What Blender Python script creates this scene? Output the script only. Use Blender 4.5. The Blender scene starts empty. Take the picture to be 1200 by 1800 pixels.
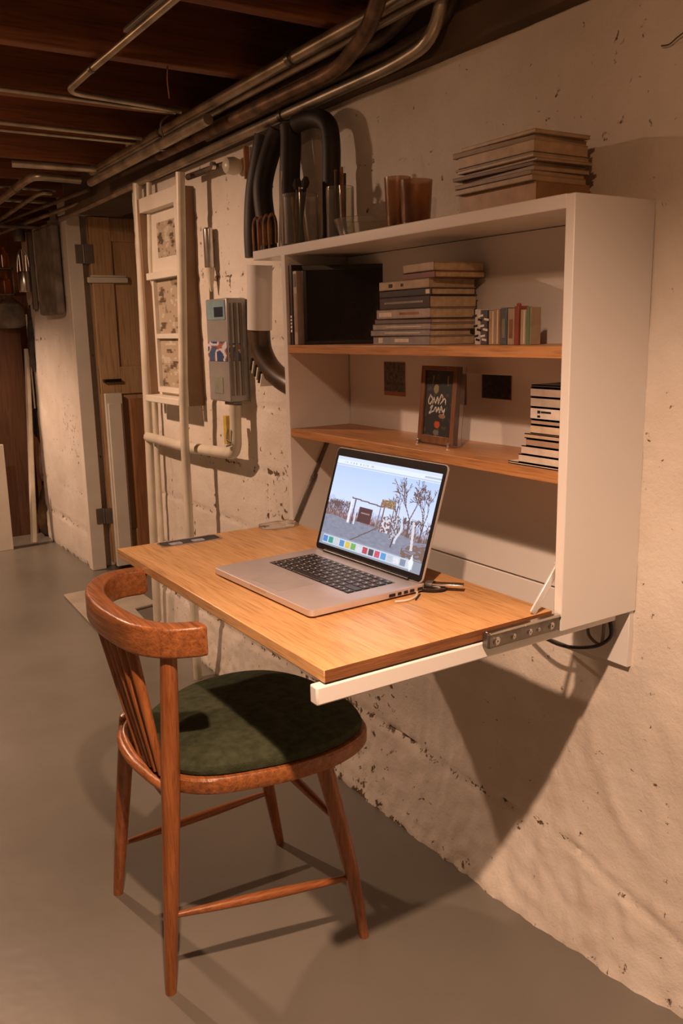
import bpy, bmesh, math, random
from mathutils import Vector, Matrix, noise
random.seed(7)
S = bpy.context.scene
COL = S.collection

# ------------------------------------------------------------------ camera
F_PX, YAW, PITCH, ROLL = 1533.05, 0.5700, -0.2063, -0.0215
CAM = Vector((-1.2532, -0.9793, 1.2242))
fw = Vector((math.sin(YAW)*math.cos(PITCH), math.cos(YAW)*math.cos(PITCH), math.sin(PITCH)))
rt = Vector((math.cos(YAW), -math.sin(YAW), 0)); up = rt.cross(fw)
rt2 = rt*math.cos(ROLL)+up*math.sin(ROLL); up2 = -rt*math.sin(ROLL)+up*math.cos(ROLL)
cd = bpy.data.cameras.new('camera'); cam = bpy.data.objects.new('camera', cd); COL.objects.link(cam)
cd.sensor_fit = 'VERTICAL'; cd.sensor_height = 36; cd.sensor_width = 24; cd.lens = F_PX/1800*36
m = Matrix((rt2, up2, -fw)).transposed().to_4x4(); m.translation = CAM
cam.matrix_world = m; cd.clip_start = 0.02
S.camera = cam
# ------------------------------------------------------------------ light
S.view_settings.view_transform = 'Standard'; S.view_settings.look = 'None'
S.view_settings.exposure = 0.0; S.view_settings.gamma = 1.0; S.view_settings.use_curve_mapping = False
w = bpy.data.worlds.new('world'); S.world = w; w.use_nodes = True
w.node_tree.nodes['Background'].inputs[0].default_value = (1.0, .5, .25, 1); w.node_tree.nodes['Background'].inputs[1].default_value = 0.02
WARM = (1.0, .63, .43)
def lamp(name, loc, power, r=.04, col=WARM, typ='DISK', rot=(0, 0, 0), spread=180):
    if typ == 'POINT':
        l = bpy.data.lights.new(name, 'POINT'); l.shadow_soft_size = r
    else:
        l = bpy.data.lights.new(name, 'AREA'); l.shape = 'DISK'; l.size = 2*r; l.spread = math.radians(spread)
    l.energy = power; l.color = col
    o = bpy.data.objects.new(name, l); COL.objects.link(o); o.location = loc; o.rotation_euler = rot
    return o
def spot(name, loc, power, angle, blend, r, rot=(0, 0, 0)):
    l = bpy.data.lights.new(name, 'SPOT'); l.energy = power; l.color = WARM; l.spot_size = math.radians(angle); l.spot_blend = blend; l.shadow_soft_size = r
    o = bpy.data.objects.new(name, l); COL.objects.link(o); o.location = loc; o.rotation_euler = rot
spot('lamp_near', (-1.02, -.50, 1.84), 184, 142, 1.0, .020)
lamp('lamp_middle', (-1.04, 1.98, 1.84), 28, .030)
lamp('lamp_middle_bulb', (-1.04, 1.98, 1.79), 3.5, .030, col=(1.0, .52, .27), typ='POINT')
spot('lamp_far', (-1.05, 4.15, 1.84), 130, 134, .6, .04)
lamp('lamp_near_fill', (-1.02, -.50, 1.79), 7.5, .020, col=(1.0, .52, .27), typ='POINT')  # weak fill added at the near lamp's place to lift the upper wall

# ------------------------------------------------------------------ materials
def nodes(name):
    m = bpy.data.materials.new(name); m.use_nodes = True
    nt = m.node_tree; return m, nt, nt.nodes['Principled BSDF']
def N(nt, t, **k):
    n = nt.nodes.new(t)
    for a, v in k.items():
        if a.startswith('i_'): n.inputs[a[2:].replace('_', ' ')].default_value = v
        else: setattr(n, a, v)
    return n
def c4(c): return (c[0], c[1], c[2], 1)
def ramp(nt, src, stops):
    r = nt.nodes.new('ShaderNodeValToRGB'); e = r.color_ramp.elements
    while len(e) < len(stops): e.new(.5)
    for i, (p, c) in enumerate(stops): e[i].position = p; e[i].color = c4(c) if len(c) == 3 else c
    nt.links.new(src, r.inputs[0]); return r.outputs[0]
def plain(name, c, rough=.5, metal=0, var=.08, scale=20, bump=0, bscale=200, coat=0, spec=.5):
    m, nt, b = nodes(name)
    tc = N(nt, 'ShaderNodeTexCoord'); n = N(nt, 'ShaderNodeTexNoise', i_Scale=scale, i_Detail=4.0)
    nt.links.new(tc.outputs['Object'], n.inputs['Vector'])
    lo = [x*(1-var*1.5) for x in c]; hi = [min(1, x*(1+var)) for x in c]
    nt.links.new(ramp(nt, n.outputs['Fac'], [(.3, lo), (.7, hi)]), b.inputs['Base Color'])
    b.inputs['Roughness'].default_value = rough; b.inputs['Metallic'].default_value = metal
    b.inputs['Specular IOR Level'].default_value = spec
    if coat: b.inputs['Coat Weight'].default_value = coat; b.inputs['Coat Roughness'].default_value = .15
    if bump:
        n2 = N(nt, 'ShaderNodeTexNoise', i_Scale=bscale, i_Detail=3.0); nt.links.new(tc.outputs['Object'], n2.inputs['Vector'])
        bp = N(nt, 'ShaderNodeBump', i_Strength=bump, i_Distance=.003); nt.links.new(n2.outputs['Fac'], bp.inputs['Height'])
        nt.links.new(bp.outputs['Normal'], b.inputs['Normal'])
    return m
def wood(name, dark, light, axis=1, rough=.4, scale=1.0, stretch=22, bump=.15, coat=0):
    m, nt, b = nodes(name)
    tc = N(nt, 'ShaderNodeTexCoord'); mp = N(nt, 'ShaderNodeMapping')
    sc = [stretch*scale]*3; sc[axis] = 1.6*scale
    mp.inputs['Scale'].default_value = sc
    nt.links.new(tc.outputs['Object'], mp.inputs['Vector'])
    n = N(nt, 'ShaderNodeTexNoise', i_Scale=2.2, i_Detail=6.0, i_Roughness=.6, i_Distortion=.6)
    nt.links.new(mp.outputs[0], n.inputs['Vector'])
    mid = [(a+b_)/2 for a, b_ in zip(dark, light)]
    f = ramp(nt, n.outputs['Fac'], [(.28, dark), (.5, mid), (.72, light)])
    mp2 = N(nt, 'ShaderNodeMapping'); s2 = [90*scale]*3; s2[axis] = 4*scale; mp2.inputs['Scale'].default_value = s2
    nt.links.new(tc.outputs['Object'], mp2.inputs['Vector'])
    n2 = N(nt, 'ShaderNodeTexNoise', i_Scale=3.0, i_Detail=3.0); nt.links.new(mp2.outputs[0], n2.inputs['Vector'])
    g = ramp(nt, n2.outputs['Fac'], [(.36, (.55, .5, .45)), (.5, (1, 1, 1))])
    mx = N(nt, 'ShaderNodeMix', data_type='RGBA', blend_type='MULTIPLY'); mx.inputs[0].default_value = .6
    nt.links.new(f, mx.inputs[6]); nt.links.new(g, mx.inputs[7])
    nt.links.new(mx.outputs[2], b.inputs['Base Color'])
    b.inputs['Roughness'].default_value = rough
    if coat: b.inputs['Coat Weight'].default_value = coat; b.inputs['Coat Roughness'].default_value = .2
    bp = N(nt, 'ShaderNodeBump', i_Strength=bump, i_Distance=.002); nt.links.new(n2.outputs['Fac'], bp.inputs['Height'])
    nt.links.new(bp.outputs['Normal'], b.inputs['Normal'])
    return m
def painted(name, rough=.4, emit=0.0):
    m, nt, b = nodes(name)
    a = N(nt, 'ShaderNodeVertexColor', layer_name='col')
    nt.links.new(a.outputs['Color'], b.inputs['Base Color']); b.inputs['Roughness'].default_value = rough
    if emit:
        nt.links.new(a.outputs['Color'], b.inputs['Emission Color']); b.inputs['Emission Strength'].default_value = emit
        b.inputs['Base Color'].default_value = (0.02, .02, .02, 1)
        nt.links.remove(b.inputs['Base Color'].links[0])
    return m
def glass(name, tint=(.9, .88, .82), rough=.08):
    m, nt, b = nodes(name)
    b.inputs['Base Color'].default_value = c4(tint); b.inputs['Transmission Weight'].default_value = .95
    b.inputs['Roughness'].default_value = rough; b.inputs['IOR'].default_value = 1.35
    return m
def wall_mat():
    m, nt, b = nodes('painted_block_wall'); L = nt.links.new
    tc = N(nt, 'ShaderNodeTexCoord'); g = N(nt, 'ShaderNodeNewGeometry')
    sep = N(nt, 'ShaderNodeSeparateXYZ'); L(g.outputs['Position'], sep.inputs[0])
    n = N(nt, 'ShaderNodeTexNoise', i_Scale=3.0, i_Detail=6.0, i_Roughness=.6); L(g.outputs['Position'], n.inputs['Vector'])
    base = ramp(nt, n.outputs['Fac'], [(.3, (.62, .55, .46)), (.7, (.78, .72, .64))])
    # chips: thresholded fine noise, gated by a broad patch noise and by attribute 'worn'
    at = N(nt, 'ShaderNodeAttribute', attribute_name='worn')
    n2 = N(nt, 'ShaderNodeTexNoise', i_Scale=38.0, i_Detail=5.0, i_Roughness=.65, i_Distortion=.4); L(g.outputs['Position'], n2.inputs['Vector'])
    ad = N(nt, 'ShaderNodeMath', operation='MULTIPLY_ADD'); L(at.outputs['Fac'], ad.inputs[0]); ad.inputs[1].default_value = .30; L(n2.outputs['Fac'], ad.inputs[2])
    chip = ramp(nt, ad.outputs[0], [(.60, (0, 0, 0)), (.64, (1, 1, 1))])
    mx = N(nt, 'ShaderNodeMix', data_type='RGBA'); L(chip, mx.inputs[0]); L(base, mx.inputs[6]); mx.inputs[7].default_value = (.13, .085, .05, 1)
    L(mx.outputs[2], b.inputs['Base Color'])
    b.inputs['Roughness'].default_value = .55; b.inputs['Specular IOR Level'].default_value = .35
    n3 = N(nt, 'ShaderNodeTexNoise', i_Scale=90.0, i_Detail=5.0, i_Roughness=.7); L(g.outputs['Position'], n3.inputs['Vector'])
    sb = N(nt, 'ShaderNodeMath', operation='SUBTRACT'); L(n3.outputs['Fac'], sb.inputs[0]); L(chip, sb.inputs[1])
    bp = N(nt, 'ShaderNodeBump', i_Strength=.45, i_Distance=.004); L(sb.outputs[0], bp.inputs['Height']); L(bp.outputs['Normal'], b.inputs['Normal'])
    return m
def floor_mat():
    m, nt, b = nodes('painted_concrete_floor'); L = nt.links.new
    g = N(nt, 'ShaderNodeNewGeometry')
    n = N(nt, 'ShaderNodeTexNoise', i_Scale=1.6, i_Detail=7.0, i_Roughness=.55); L(g.outputs['Position'], n.inputs['Vector'])
    L(ramp(nt, n.outputs['Fac'], [(.3, (.135, .122, .100)), (.7, (.175, .158, .128))]), b.inputs['Base Color'])
    L(ramp(nt, n.outputs['Fac'], [(.3, (.30,)*3), (.7, (.42,)*3)]), b.inputs['Roughness'])
    n3 = N(nt, 'ShaderNodeTexNoise', i_Scale=7.0, i_Detail=3.0); L(g.outputs['Position'], n3.inputs['Vector'])
    bp = N(nt, 'ShaderNodeBump', i_Strength=.25, i_Distance=.01); L(n3.outputs['Fac'], bp.inputs['Height']); L(bp.outputs['Normal'], b.inputs['Normal'])
    return m
M = dict(
    wall=wall_mat(), floor=floor_mat(),
    cream=plain('cream_paint', (.72, .66, .56), .5, var=.06, scale=6, bump=.2, bscale=60),
    white=plain('white_lacquer', (.78, .75, .71), .28, var=.015, scale=3),
    ash=wood('ash_desktop', (.56, .30, .12), (.78, .46, .20), 1, .38, 1.0, 16, .1, .15),
    oak_shelf=wood('oak_shelf', (.38, .17, .06), (.60, .30, .12), 1, .4, 1.0, 16, .1),
    ash_edge=wood('ash_end_grain', (.15, .055, .018), (.32, .125, .042), 0, .5, 2.0, 20, .2),
    chair=wood('chair_oak', (.20, .060, .015), (.42, .148, .043), 2, .36, 1.4, 24, .3, .15),
    chair_bow=wood('chair_oak_bow', (.17, .052, .013), (.42, .150, .044), 1, .38, 1.4, 30, .3, .15),
    felt=plain('green_wool', (.052, .060, .032), .95, var=.22, scale=60, bump=.8, bscale=500, spec=.15),
    joist=wood('joist_pine', (.13, .045, .014), (.26, .095, .030), 0, .7, .6, 14, .3),
    subfloor=wood('subfloor_boards', (.10, .04, .015), (.19, .075, .03), 1, .75, .5, 10, .3),
    brownwood=wood('brown_wood', (.26, .11, .04), (.42, .20, .08), 2, .6, .6, 14, .2),
    doorwood=wood('tan_door', (.50, .31, .16), (.60, .39, .21), 2, .5, .5, 10, .1),
    conduit=plain('galvanised_conduit', (.42, .37, .28), .38, .75, .3, 12),
    conduit_dull=plain('dull_iron_pipe', (.13, .095, .07), .5, .35, .35, 14),
    pipe_paint=plain('painted_pipe', (.66, .60, .48), .35, 0, .1, 10),
    bright=plain('polished_stay', (.80, .78, .76), .3, .6, .05, 30),
    steel=plain('bright_steel', (.62, .60, .57), .25, 1, .1, 30),
    dark_steel=plain('dark_hinge_steel', (.20, .18, .15), .35, .85, .2, 40),
    alu=plain('laptop_aluminium', (.64, .58, .57), .42, .5, .02, 50),
    black=plain('black_plastic', (.012, .011, .012), .3, 0, .1, 30),
    blackrub=plain('black_rubber', (.020, .013, .009), .6, 0, .3, 16),
    brownrub=plain('brown_hose', (.085, .045, .018), .4, 0, .4, 14),
    keyc=plain('key_black', (.022, .020, .024), .4, 0, .1, 30),
    cable=plain('black_cable', (.015, .013, .012), .4),
    greymet=plain('grey_sheet_metal', (.22, .19, .16), .5, .5, .2, 5),
    greycloth=plain('grey_cloth', (.20, .165, .13), .9, 0, .3, 12, .5, 80),
    darkcloth=plain('dark_cloth', (.05, .038, .032), .95, 0, .4, 14, .5, 80),
    tancloth=plain('tan_cloth', (.30, .20, .13), .95, 0, .3, 14, .5, 80),
    page=plain('book_pages', (.58, .44, .27), .8, 0, .12, 90),
    pagelight=plain('pale_pages', (.72, .62, .48), .8, 0, .08, 90),
    glass=glass('clear_glass'), acryl=glass('clear_acrylic', (.92, .9, .86), .12),
    paint=painted('painted_print'), screen=painted('screen_glow', .3, 1.15),
    frame=wood('frame_wood', (.13, .05, .018), (.24, .10, .04), 2, .4, 2, 16, .1),
    copper=plain('copper_brown', (.30, .14, .06), .4, .4, .4, 20),
    chalk=plain('chalk_white', (.75, .72, .66), .7), red=plain('dull_red', (.35, .07, .035), .6),
    darkwood=wood('dark_panel_wood', (.075, .030, .012), (.13, .055, .022), 2, .6, .6, 14, .2),
    wornpipe=plain('worn_brown_pipe', (.20, .125, .075), .45, .5, .5, 18),
    boxboard=plain('brown_box_board', (.26, .16, .09), .55, 0, .15, 6),
    concrete=plain('slab_concrete', (.36, .31, .24), .7, 0, .1, 9, .3, 80),
    brass=plain('brass', (.55, .36, .14), .35, .9, .2, 20),
)
_cc = {}
def colm(c, rough=.55):
    k = (tuple(round(x, 3) for x in c), rough)
    if k not in _cc: _cc[k] = plain('cover_colour', c, rough, 0, .12, 40)
    return _cc[k]

# ------------------------------------------------------------------ mesh helpers
class MB:
    def __init__(s): s.v = []; s.f = []; s.mi = []; s.mat = 0
    def add(s, vs, fs):
        o = len(s.v); s.v += [Vector(v) for v in vs]; s.f += [[i+o for i in f] for f in fs]; s.mi += [s.mat]*len(fs); return s
    def box(s, x0, x1, y0, y1, z0, z1, mx=None):
        vs = [Vector((x, y, z)) for z in (z0, z1) for y in (y0, y1) for x in (x0, x1)]
        if mx: vs = [mx @ v for v in vs]
        return s.add(vs, [(0, 2, 3, 1), (4, 5, 7, 6), (0, 1, 5, 4), (2, 6, 7, 3), (0, 4, 6, 2), (1, 3, 7, 5)])
    def loft(s, rings, cap=True, closed=False):
        n = len(rings[0]); vs = [p for r in rings for p in r]; fs = []
        R = len(rings)
        for k in range(R if closed else R-1):
            for i in range(n):
                j = (i+1) % n; k2 = (k+1) % R
                fs.append((k*n+i, k*n+j, k2*n+j, k2*n+i))
        if cap and not closed: fs.append(tuple(range(n-1, -1, -1))); fs.append(tuple((R-1)*n+i for i in range(n)))
        return s.add(vs, fs)
    def tube(s, pts, r, seg=12, fillet=0, cap=True):
        pts = [Vector(p) for p in pts]
        if fillet: pts = round_path(pts, fillet); 
        rs = r if isinstance(r, (list, tuple)) else [r]*len(pts)
        if len(rs) != len(pts):
            rs = [rs[0]+(rs[-1]-rs[0])*i/(len(pts)-1) for i in range(len(pts))]
        rings = []; t0 = (pts[1]-pts[0]).normalized()
        a = Vector((0, 0, 1)) if abs(t0.z) < .9 else Vector((1, 0, 0))
        nrm = (a - t0*a.dot(t0)).normalized()
        for i, p in enumerate(pts):
            t = (pts[min(i+1, len(pts)-1)]-pts[max(i-1, 0)]).normalized()
            nrm = (nrm - t*nrm.dot(t)).normalized(); b = t.cross(nrm)
            rings.append([p+(nrm*math.cos(q*2*math.pi/seg)+b*math.sin(q*2*math.pi/seg))*rs[i] for q in range(seg)])
        return s.loft(rings, cap)
    def sweep(s, pts, prof, up=Vector((0, 0, 1)), scale=None):
        pts = [Vector(p) for p in pts]; rings = []
        for i, p in enumerate(pts):
            t = (pts[min(i+1, len(pts)-1)]-pts[max(i-1, 0)]).normalized()
            sd = t.cross(up).normalized(); u = sd.cross(t)
            k = scale[i] if scale else 1
            rings.append([p+sd*a*k+u*b*k for a, b in prof])
        return s.loft(rings)
    def lathe(s, prof, c, seg=24, axis=2):
        rings = []
        for r, h in prof:
            ring = []
            for q in range(seg):
                a = q*2*math.pi/seg; x, y = r*math.cos(a), r*math.sin(a)
                v = (x, y, h) if axis == 2 else ((h, x, y) if axis == 0 else (y, h, x))
                ring.append(Vector(c)+Vector(v))
            rings.append(ring)
        return s.loft(rings)
    def prism(s, poly, z0, z1):
        return s.loft([[Vector((x, y, z0)) for x, y in poly], [Vector((x, y, z1)) for x, y in poly]])
    def xf(s, mx):
        s.v = [mx @ v for v in s.v]; return s
    def build(s, name, mat, parent=None, origin=None, bevel=0, smooth=False, worn=None, weld=False):
        if parent is not None: o0 = WORLD[parent.name]
        elif origin is not None: o0 = Vector(origin)
        else:
            xs = [v.x for v in s.v]; ys = [v.y for v in s.v]; zs = [v.z for v in s.v]
            o0 = Vector(((min(xs)+max(xs))/2, (min(ys)+max(ys))/2, min(zs)))
        me = bpy.data.meshes.new(name); me.from_pydata([v-o0 for v in s.v], [], s.f)
        for mm in (mat if isinstance(mat, (list, tuple)) else [mat]): me.materials.append(mm)
        for p, i in zip(me.polygons, s.mi): p.material_index = i
        bm = bmesh.new(); bm.from_mesh(me)
        if weld: bmesh.ops.remove_doubles(bm, verts=bm.verts, dist=1e-5)
        bmesh.ops.recalc_face_normals(bm, faces=bm.faces); bm.to_mesh(me); bm.free()
        o = bpy.data.objects.new(name, me); COL.objects.link(o); WORLD[o.name] = o0
        if parent is not None: o.parent = parent
        # object location holds the origin for top-level, and offset zero for parts
        if parent is None: o.location = o0
        if bevel:
            md = o.modifiers.new('bevel', 'BEVEL'); md.width = bevel; md.segments = 2; md.limit_method = 'ANGLE'
        if smooth or bevel:
            for p in me.polygons: p.use_smooth = True
            try: me.set_sharp_from_angle(angle=math.radians(38))
            except Exception: pass
        return o
WORLD = {}
def round_path(pts, rad, k=7):
    out = [pts[0]]
    for i in range(1, len(pts)-1):
        a, b, c = pts[i-1], pts[i], pts[i+1]
        d1 = (a-b); d2 = (c-b); r = min(rad, d1.length*.49, d2.length*.49)
        p1 = b+d1.normalized()*r; p2 = b+d2.normalized()*r
        for q in range(k+1):
            t = q/k; out.append(p1*(1-t)**2+b*2*t*(1-t)+p2*t*t)
    out.append(pts[-1]); return out
def catmull(P, n=8, closed=False):
    P = [Vector(p) for p in P]; out = []; L = len(P)
    for i in range(L if closed else L-1):
        g = (lambda k: P[k % L]) if closed else (lambda k: P[max(0, min(L-1, k))])
        a, b, c, d = g(i-1), g(i), g(i+1), g(i+2)
        for q in range(n):
            t = q/n
            out.append(.5*((2*b)+(c-a)*t+(2*a-5*b+4*c-d)*t*t+(3*b-a-3*c+d)*t**3))
    if not closed: out.append(P[-1])
    return out
def thing(name, label, cat, loc, group=None):
    o = bpy.data.objects.new(name, None); COL.objects.link(o); o.location = loc; o.empty_display_size = .05
    WORLD[o.name] = Vector(loc); return tag(o, label, cat, group)
def tag(o, label, cat, group=None, kind=None):
    o['label'] = label; o['category'] = cat
    if group: o['group'] = group
    if kind: o['kind'] = kind
    return o
def struct(mb, name, mat, **k):
    o = mb.build(name, mat, **k); o['kind'] = 'structure'; return o
def Rz(a, c=(0, 0, 0)): c = Vector(c); return Matrix.Translation(c) @ Matrix.Rotation(a, 4, 'Z') @ Matrix.Translation(-c)
def image_grid(name, fn, nu, nv, p0, du, dv, mat, parent=None, thick=.0):
    """flat print: grid of faces coloured by fn(u,v) (v up), standing at its place"""
    me_v = []; fs = []; cols = []
    p0 = Vector(p0); du = Vector(du); dv = Vector(dv)
    for j in range(nv+1):
        for i in range(nu+1): me_v.append(p0+du*(i/nu)+dv*(j/nv))
    for j in range(nv):
        for i in range(nu):
            a = j*(nu+1)+i; fs.append((a, a+1, a+nu+2, a+nu+1)); cols.append(fn((i+.5)/nu, (j+.5)/nv))
    o0 = WORLD[parent.name] if parent is not None else p0
    me = bpy.data.meshes.new(name); me.from_pydata([v-o0 for v in me_v], [], fs); me.materials.append(mat)
    ca = me.color_attributes.new('col', 'FLOAT_COLOR', 'CORNER')
    flat = []
    for c in cols: flat += [c[0], c[1], c[2], 1]*4
    ca.data.foreach_set('color', flat)
    o = bpy.data.objects.new(name, me); COL.objects.link(o); WORLD[o.name] = o0
    if parent is not None: o.parent = parent
    else: o.location = o0
    return o
def nz(x, y, z=0): return noise.noise(Vector((x, y, z)))

# ------------------------------------------------------------------ setting
struct(MB().box(-3.2, 1.4, -3, 5.2, -.1, 0), 'floor', M['floor'])
BASE = [(-2, .0), (-.4, .0), (-.168, .026), (-.057, .047), (.076, .056), (.223, .068), (.354, .068), (.55, .077), (.83, .076), (1.31, .061), (1.97, .022), (2.3, .004), (3, 0), (6, 0)]
def interp(T, x):
    for (a, b), (c, d) in zip(T, T[1:]):
        if x <= c: return b+(d-b)*max(0, (x-a)/(c-a))
    return T[-1][1]
def wall_section(name, y0, y1, z0, z1, xb, step, rough=1.0, thick=.22):
    ny = int((y1-y0)/step); nzz = int((z1-z0)/step); vs = []; worn = []
    for j in range(nzz+1):
        z = z0+(z1-z0)*j/nzz
        for i in range(ny+1):
            y = y0+(y1-y0)*i/ny
            d = .0
            blocky = min(1, max(0, (y-.1)/.9))*.8+.2      # joints show more towards the far end
            row = math.floor((z+nz(y*2, z*2)*.008)/.2)
            fz = abs(((z+nz(y*3, 5)*.012)/.2) % 1-.5)*.2          # .1 at joint centre
            fy = abs(((y+nz(z*3, 9)*.010+(row % 2)*.2)/.4) % 1-.5)*.4
            jz = max(0, 1-(.1-fz)/.008); jy = max(0, 1-(.2-fy)/.008)
            jn = max(jz, jy*.8)*blocky
            d -= .0045*jn
            d += nz(y*1.7, z*1.7, 3)*.005+nz(y*6, z*6, 1)*.0028+nz(y*19, z*19, 2)*.0016+nz(y*45, z*45, 4)*.0009
            low = max(0, 1-z/.30)
            b = interp(BASE, y)
            d += b*(low**1.5)*(1+.05*nz(y*9, z*9, 7)) + min(1, b*30)*(.006*low*nz(y*32, z*32, 8)+.004*nz(y*60, z*60, 12)*min(1, max(0, (y+.1)*3))*max(0, 1-z/.7))
            # ledge crack that runs along above the footing
            zl = .20+.03*nz(y*3, 1.3)-.10*min(1, max(0, (.25-y)/.5))
            cr = max(0, 1-abs(z-zl)/.012); d -= .010*cr*(.5+nz(y*8, 4))*rough
            if xb == 0 and y < .5:                                   # trowelled swirls on the near part
                s = nz(y*7+2*nz(y*2, z*2), z*6, 11); d += .0035*rough*(1-abs(s)*3 if abs(s) < .33 else 0)*max(0, min(1, (.62-z)/.3))
                s2 = nz(y*3.1, z*3.3, 17); d += .0022*(1-abs(s2)*6 if abs(s2) < .16 else 0)
            wn = jn*.55 + cr*.65 + max(0, nz(y*2.1, z*2.1, 21))*.55
            wn += .75*max(0, 1-abs(y-.82)/.35)*max(0, 1-z/.62)*(.5+.8*abs(nz(y*7, z*5, 2)))
            wn += max(0, 1-z/.05)*.35*(1 if y < .3 else 1.4)
            wn *= .15+.85*min(1, max(0, (y-.35)/.6)) if z > .25 else .55
            wn -= .22
            vs.append((xb-d, y, z)); worn.append(max(-.6, wn))
    fs = [(j*(ny+1)+i, (j+1)*(ny+1)+i, (j+1)*(ny+1)+i+1, j*(ny+1)+i+1) for j in range(nzz) for i in range(ny)]
    nf = len(vs); A = 0; B = ny; C = nzz*(ny+1); D = C+ny
    vs += [(xb+thick, y0, z0), (xb+thick, y1, z0), (xb+thick, y0, z1), (xb+thick, y1, z1)]; worn += [-.6]*4
    bot = list(range(A, B+1)); top = list(range(C, D+1)); lf = [j*(ny+1) for j in range(nzz+1)]; rg = [j*(ny+1)+ny for j in range(nzz+1)]
    fs += [tuple(bot+[nf+1, nf]), tuple(top[::-1]+[nf+2, nf+3][0:2]), tuple(lf[::-1]+[nf, nf+2]), tuple(rg+[nf+3, nf+1]), (nf, nf+1, nf+3, nf+2)]
    mb = MB(); mb.add(vs, fs); o = mb.build(name, M['wall'], origin=(0, y0, 0))
    at = o.data.attributes.new('worn', 'FLOAT', 'POINT'); at.data.foreach_set('value', worn)
    for p in o.data.polygons: p.use_smooth = True
    try: o.data.set_sharp_from_angle(angle=math.radians(50))
    except Exception: pass
    o['kind'] = 'structure'; return o
wall = wall_section('wall_right', -1.35, 2.42, 0, 1.765, 0, .0105)
wall2 = wall_section('wall_right_far', 3.555, 4.41, 0, 1.80, .055, .018)
struct(MB().box(.002, .22, -3, -1.35, 0, 1.765), 'wall_right_near', M['cream'])
struct(MB().box(-.035, .22, -3, 3.2, 1.765, 1.90), 'trim_1', plain('dark_sill', (.10, .065, .042), .8, 0, .2, 8))               # sill beam on the wall
struct(MB().box(.03, .26, 2.42, 3.555, 1.80, 2.06), 'wall_lintel', M['cream'])
struct(MB().box(1.2, 1.4, 2.4, 5.2, 0, 2.06), 'wall_closet', M['cream'])
struct(MB().box(.26, 1.2, 4.41, 4.6, 0, 2.06), 'wall_closet_far', M['cream'])
struct(MB().box(-3.4, -3.2, -3.2, 5.2, 0, 2.1), 'wall_left', M['cream'])
struct(MB().box(-3.2, .25, -3.2, -3, 0, 2.1), 'wall_back', M['cream'])
struct(MB().box(-3.2, 1.4, 5.2, 5.4, 0, 2.1), 'wall_far', M['brownwood'])
struct(MB().box(-3.2, 1.4, -3.1, 5.3, 2.055, 2.10), 'ceiling', M['subfloor'])
k = 0
y = .755-.445*8
while y < 5.1:
    if y > -2.95:
        o = MB().box(-3.2, .2, y, y+.04, 1.872, 2.055).build('ceiling_joist', M['joist'], bevel=.003)
        o['kind'] = 'structure'; k += 1
        o.name = 'trim_%d' % (k+1)
    y += .445

# door jamb at the far side of the opening, casing, hinged door leaf
j = MB().box(.045, .118, 3.492, 3.554, 0, 1.80).build('door_jamb', M['cream'], bevel=.003); j['kind'] = 'structure'; j.name = 'trim_40'
j = MB().box(.045, .12, 2.421, 2.445, 0, 1.80).build('door_jamb', M['cream'], bevel=.003); j['kind'] = 'structure'; j.name = 'trim_41'
# the leaf stands open into the closet, facing us
dl = bpy.data.objects.new('door_1', None); COL.objects.link(dl); dl.location = (.14, 3.5, 0); WORLD['door_1'] = Vector((.14, 3.5, 0)); dl['kind'] = 'structure'
mb = MB(); X0, X1 = .152, .90
mb.box(X0, X1, 3.485, 3.515, .03, 1.795)
for (a, b) in ((X0, X0+.11), (X1-.11, X1)): mb.box(a, b, 3.468, 3.486, .03, 1.795)
for (a, b) in ((.03, .20), (.92, 1.06), (1.68, 1.795)): mb.box(X0, X1, 3.470, 3.486, a, b)
mb.box(X0+.30, X0+.34, 3.472, 3.486, 1.06, 1.68)
mb.build('door_leaf', M['doorwood'], dl, bevel=.004)
mb = MB(); mb.box(.125, .33, 3.450, 3.47, 1.478, 1.505); mb.box(.14, .32, 3.44, 3.47, 1.505, 1.515)
mb.build('ledge_moulding', M['cream'], dl, bevel=.004)
MB().box(.165, .255, 3.438, 3.47, .985, 1.000).build('door_latch', M['black'], dl, bevel=.002)
for z0, z1 in ((1.572, 1.662), (.25, .33)):
    h = MB().box(.083, .118, 3.484, 3.4915, z0, z1).box(.124, .165, 3.462, 3.4685, z0, z1).tube([(.121, 3.476, z0), (.121, 3.476, z1)], .006).build('hinge', M['greymet'], dl, bevel=.001)
tag(MB().box(.155, .245, 3.42, 3.448, .02, .93).box(.165, .235, 3.41, 3.421, .08, .88).build('panel_board', M['cream'], bevel=.004), 'pale narrow panelled board standing on end against the open door', 'board')
o = tag(MB().box(.262, .355, 3.36, 3.385, 0, .90).xf(Matrix.Translation((0, 0, 0))).build('plank', M['brownwood'], bevel=.003), 'orange-brown plank standing upright in the doorway beside the pale board', 'plank')
# floor slab before the doorway
tag(MB().prism([(-.245, 2.50), (-.215, 3.12), (.10, 3.14), (.10, 2.72), (-.01, 2.70), (-.03, 2.50)], 0, .012).build('floor_plate', M['concrete'], bevel=.004), 'thin grey slab lying on the floor before the doorway', 'slab')

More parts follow.
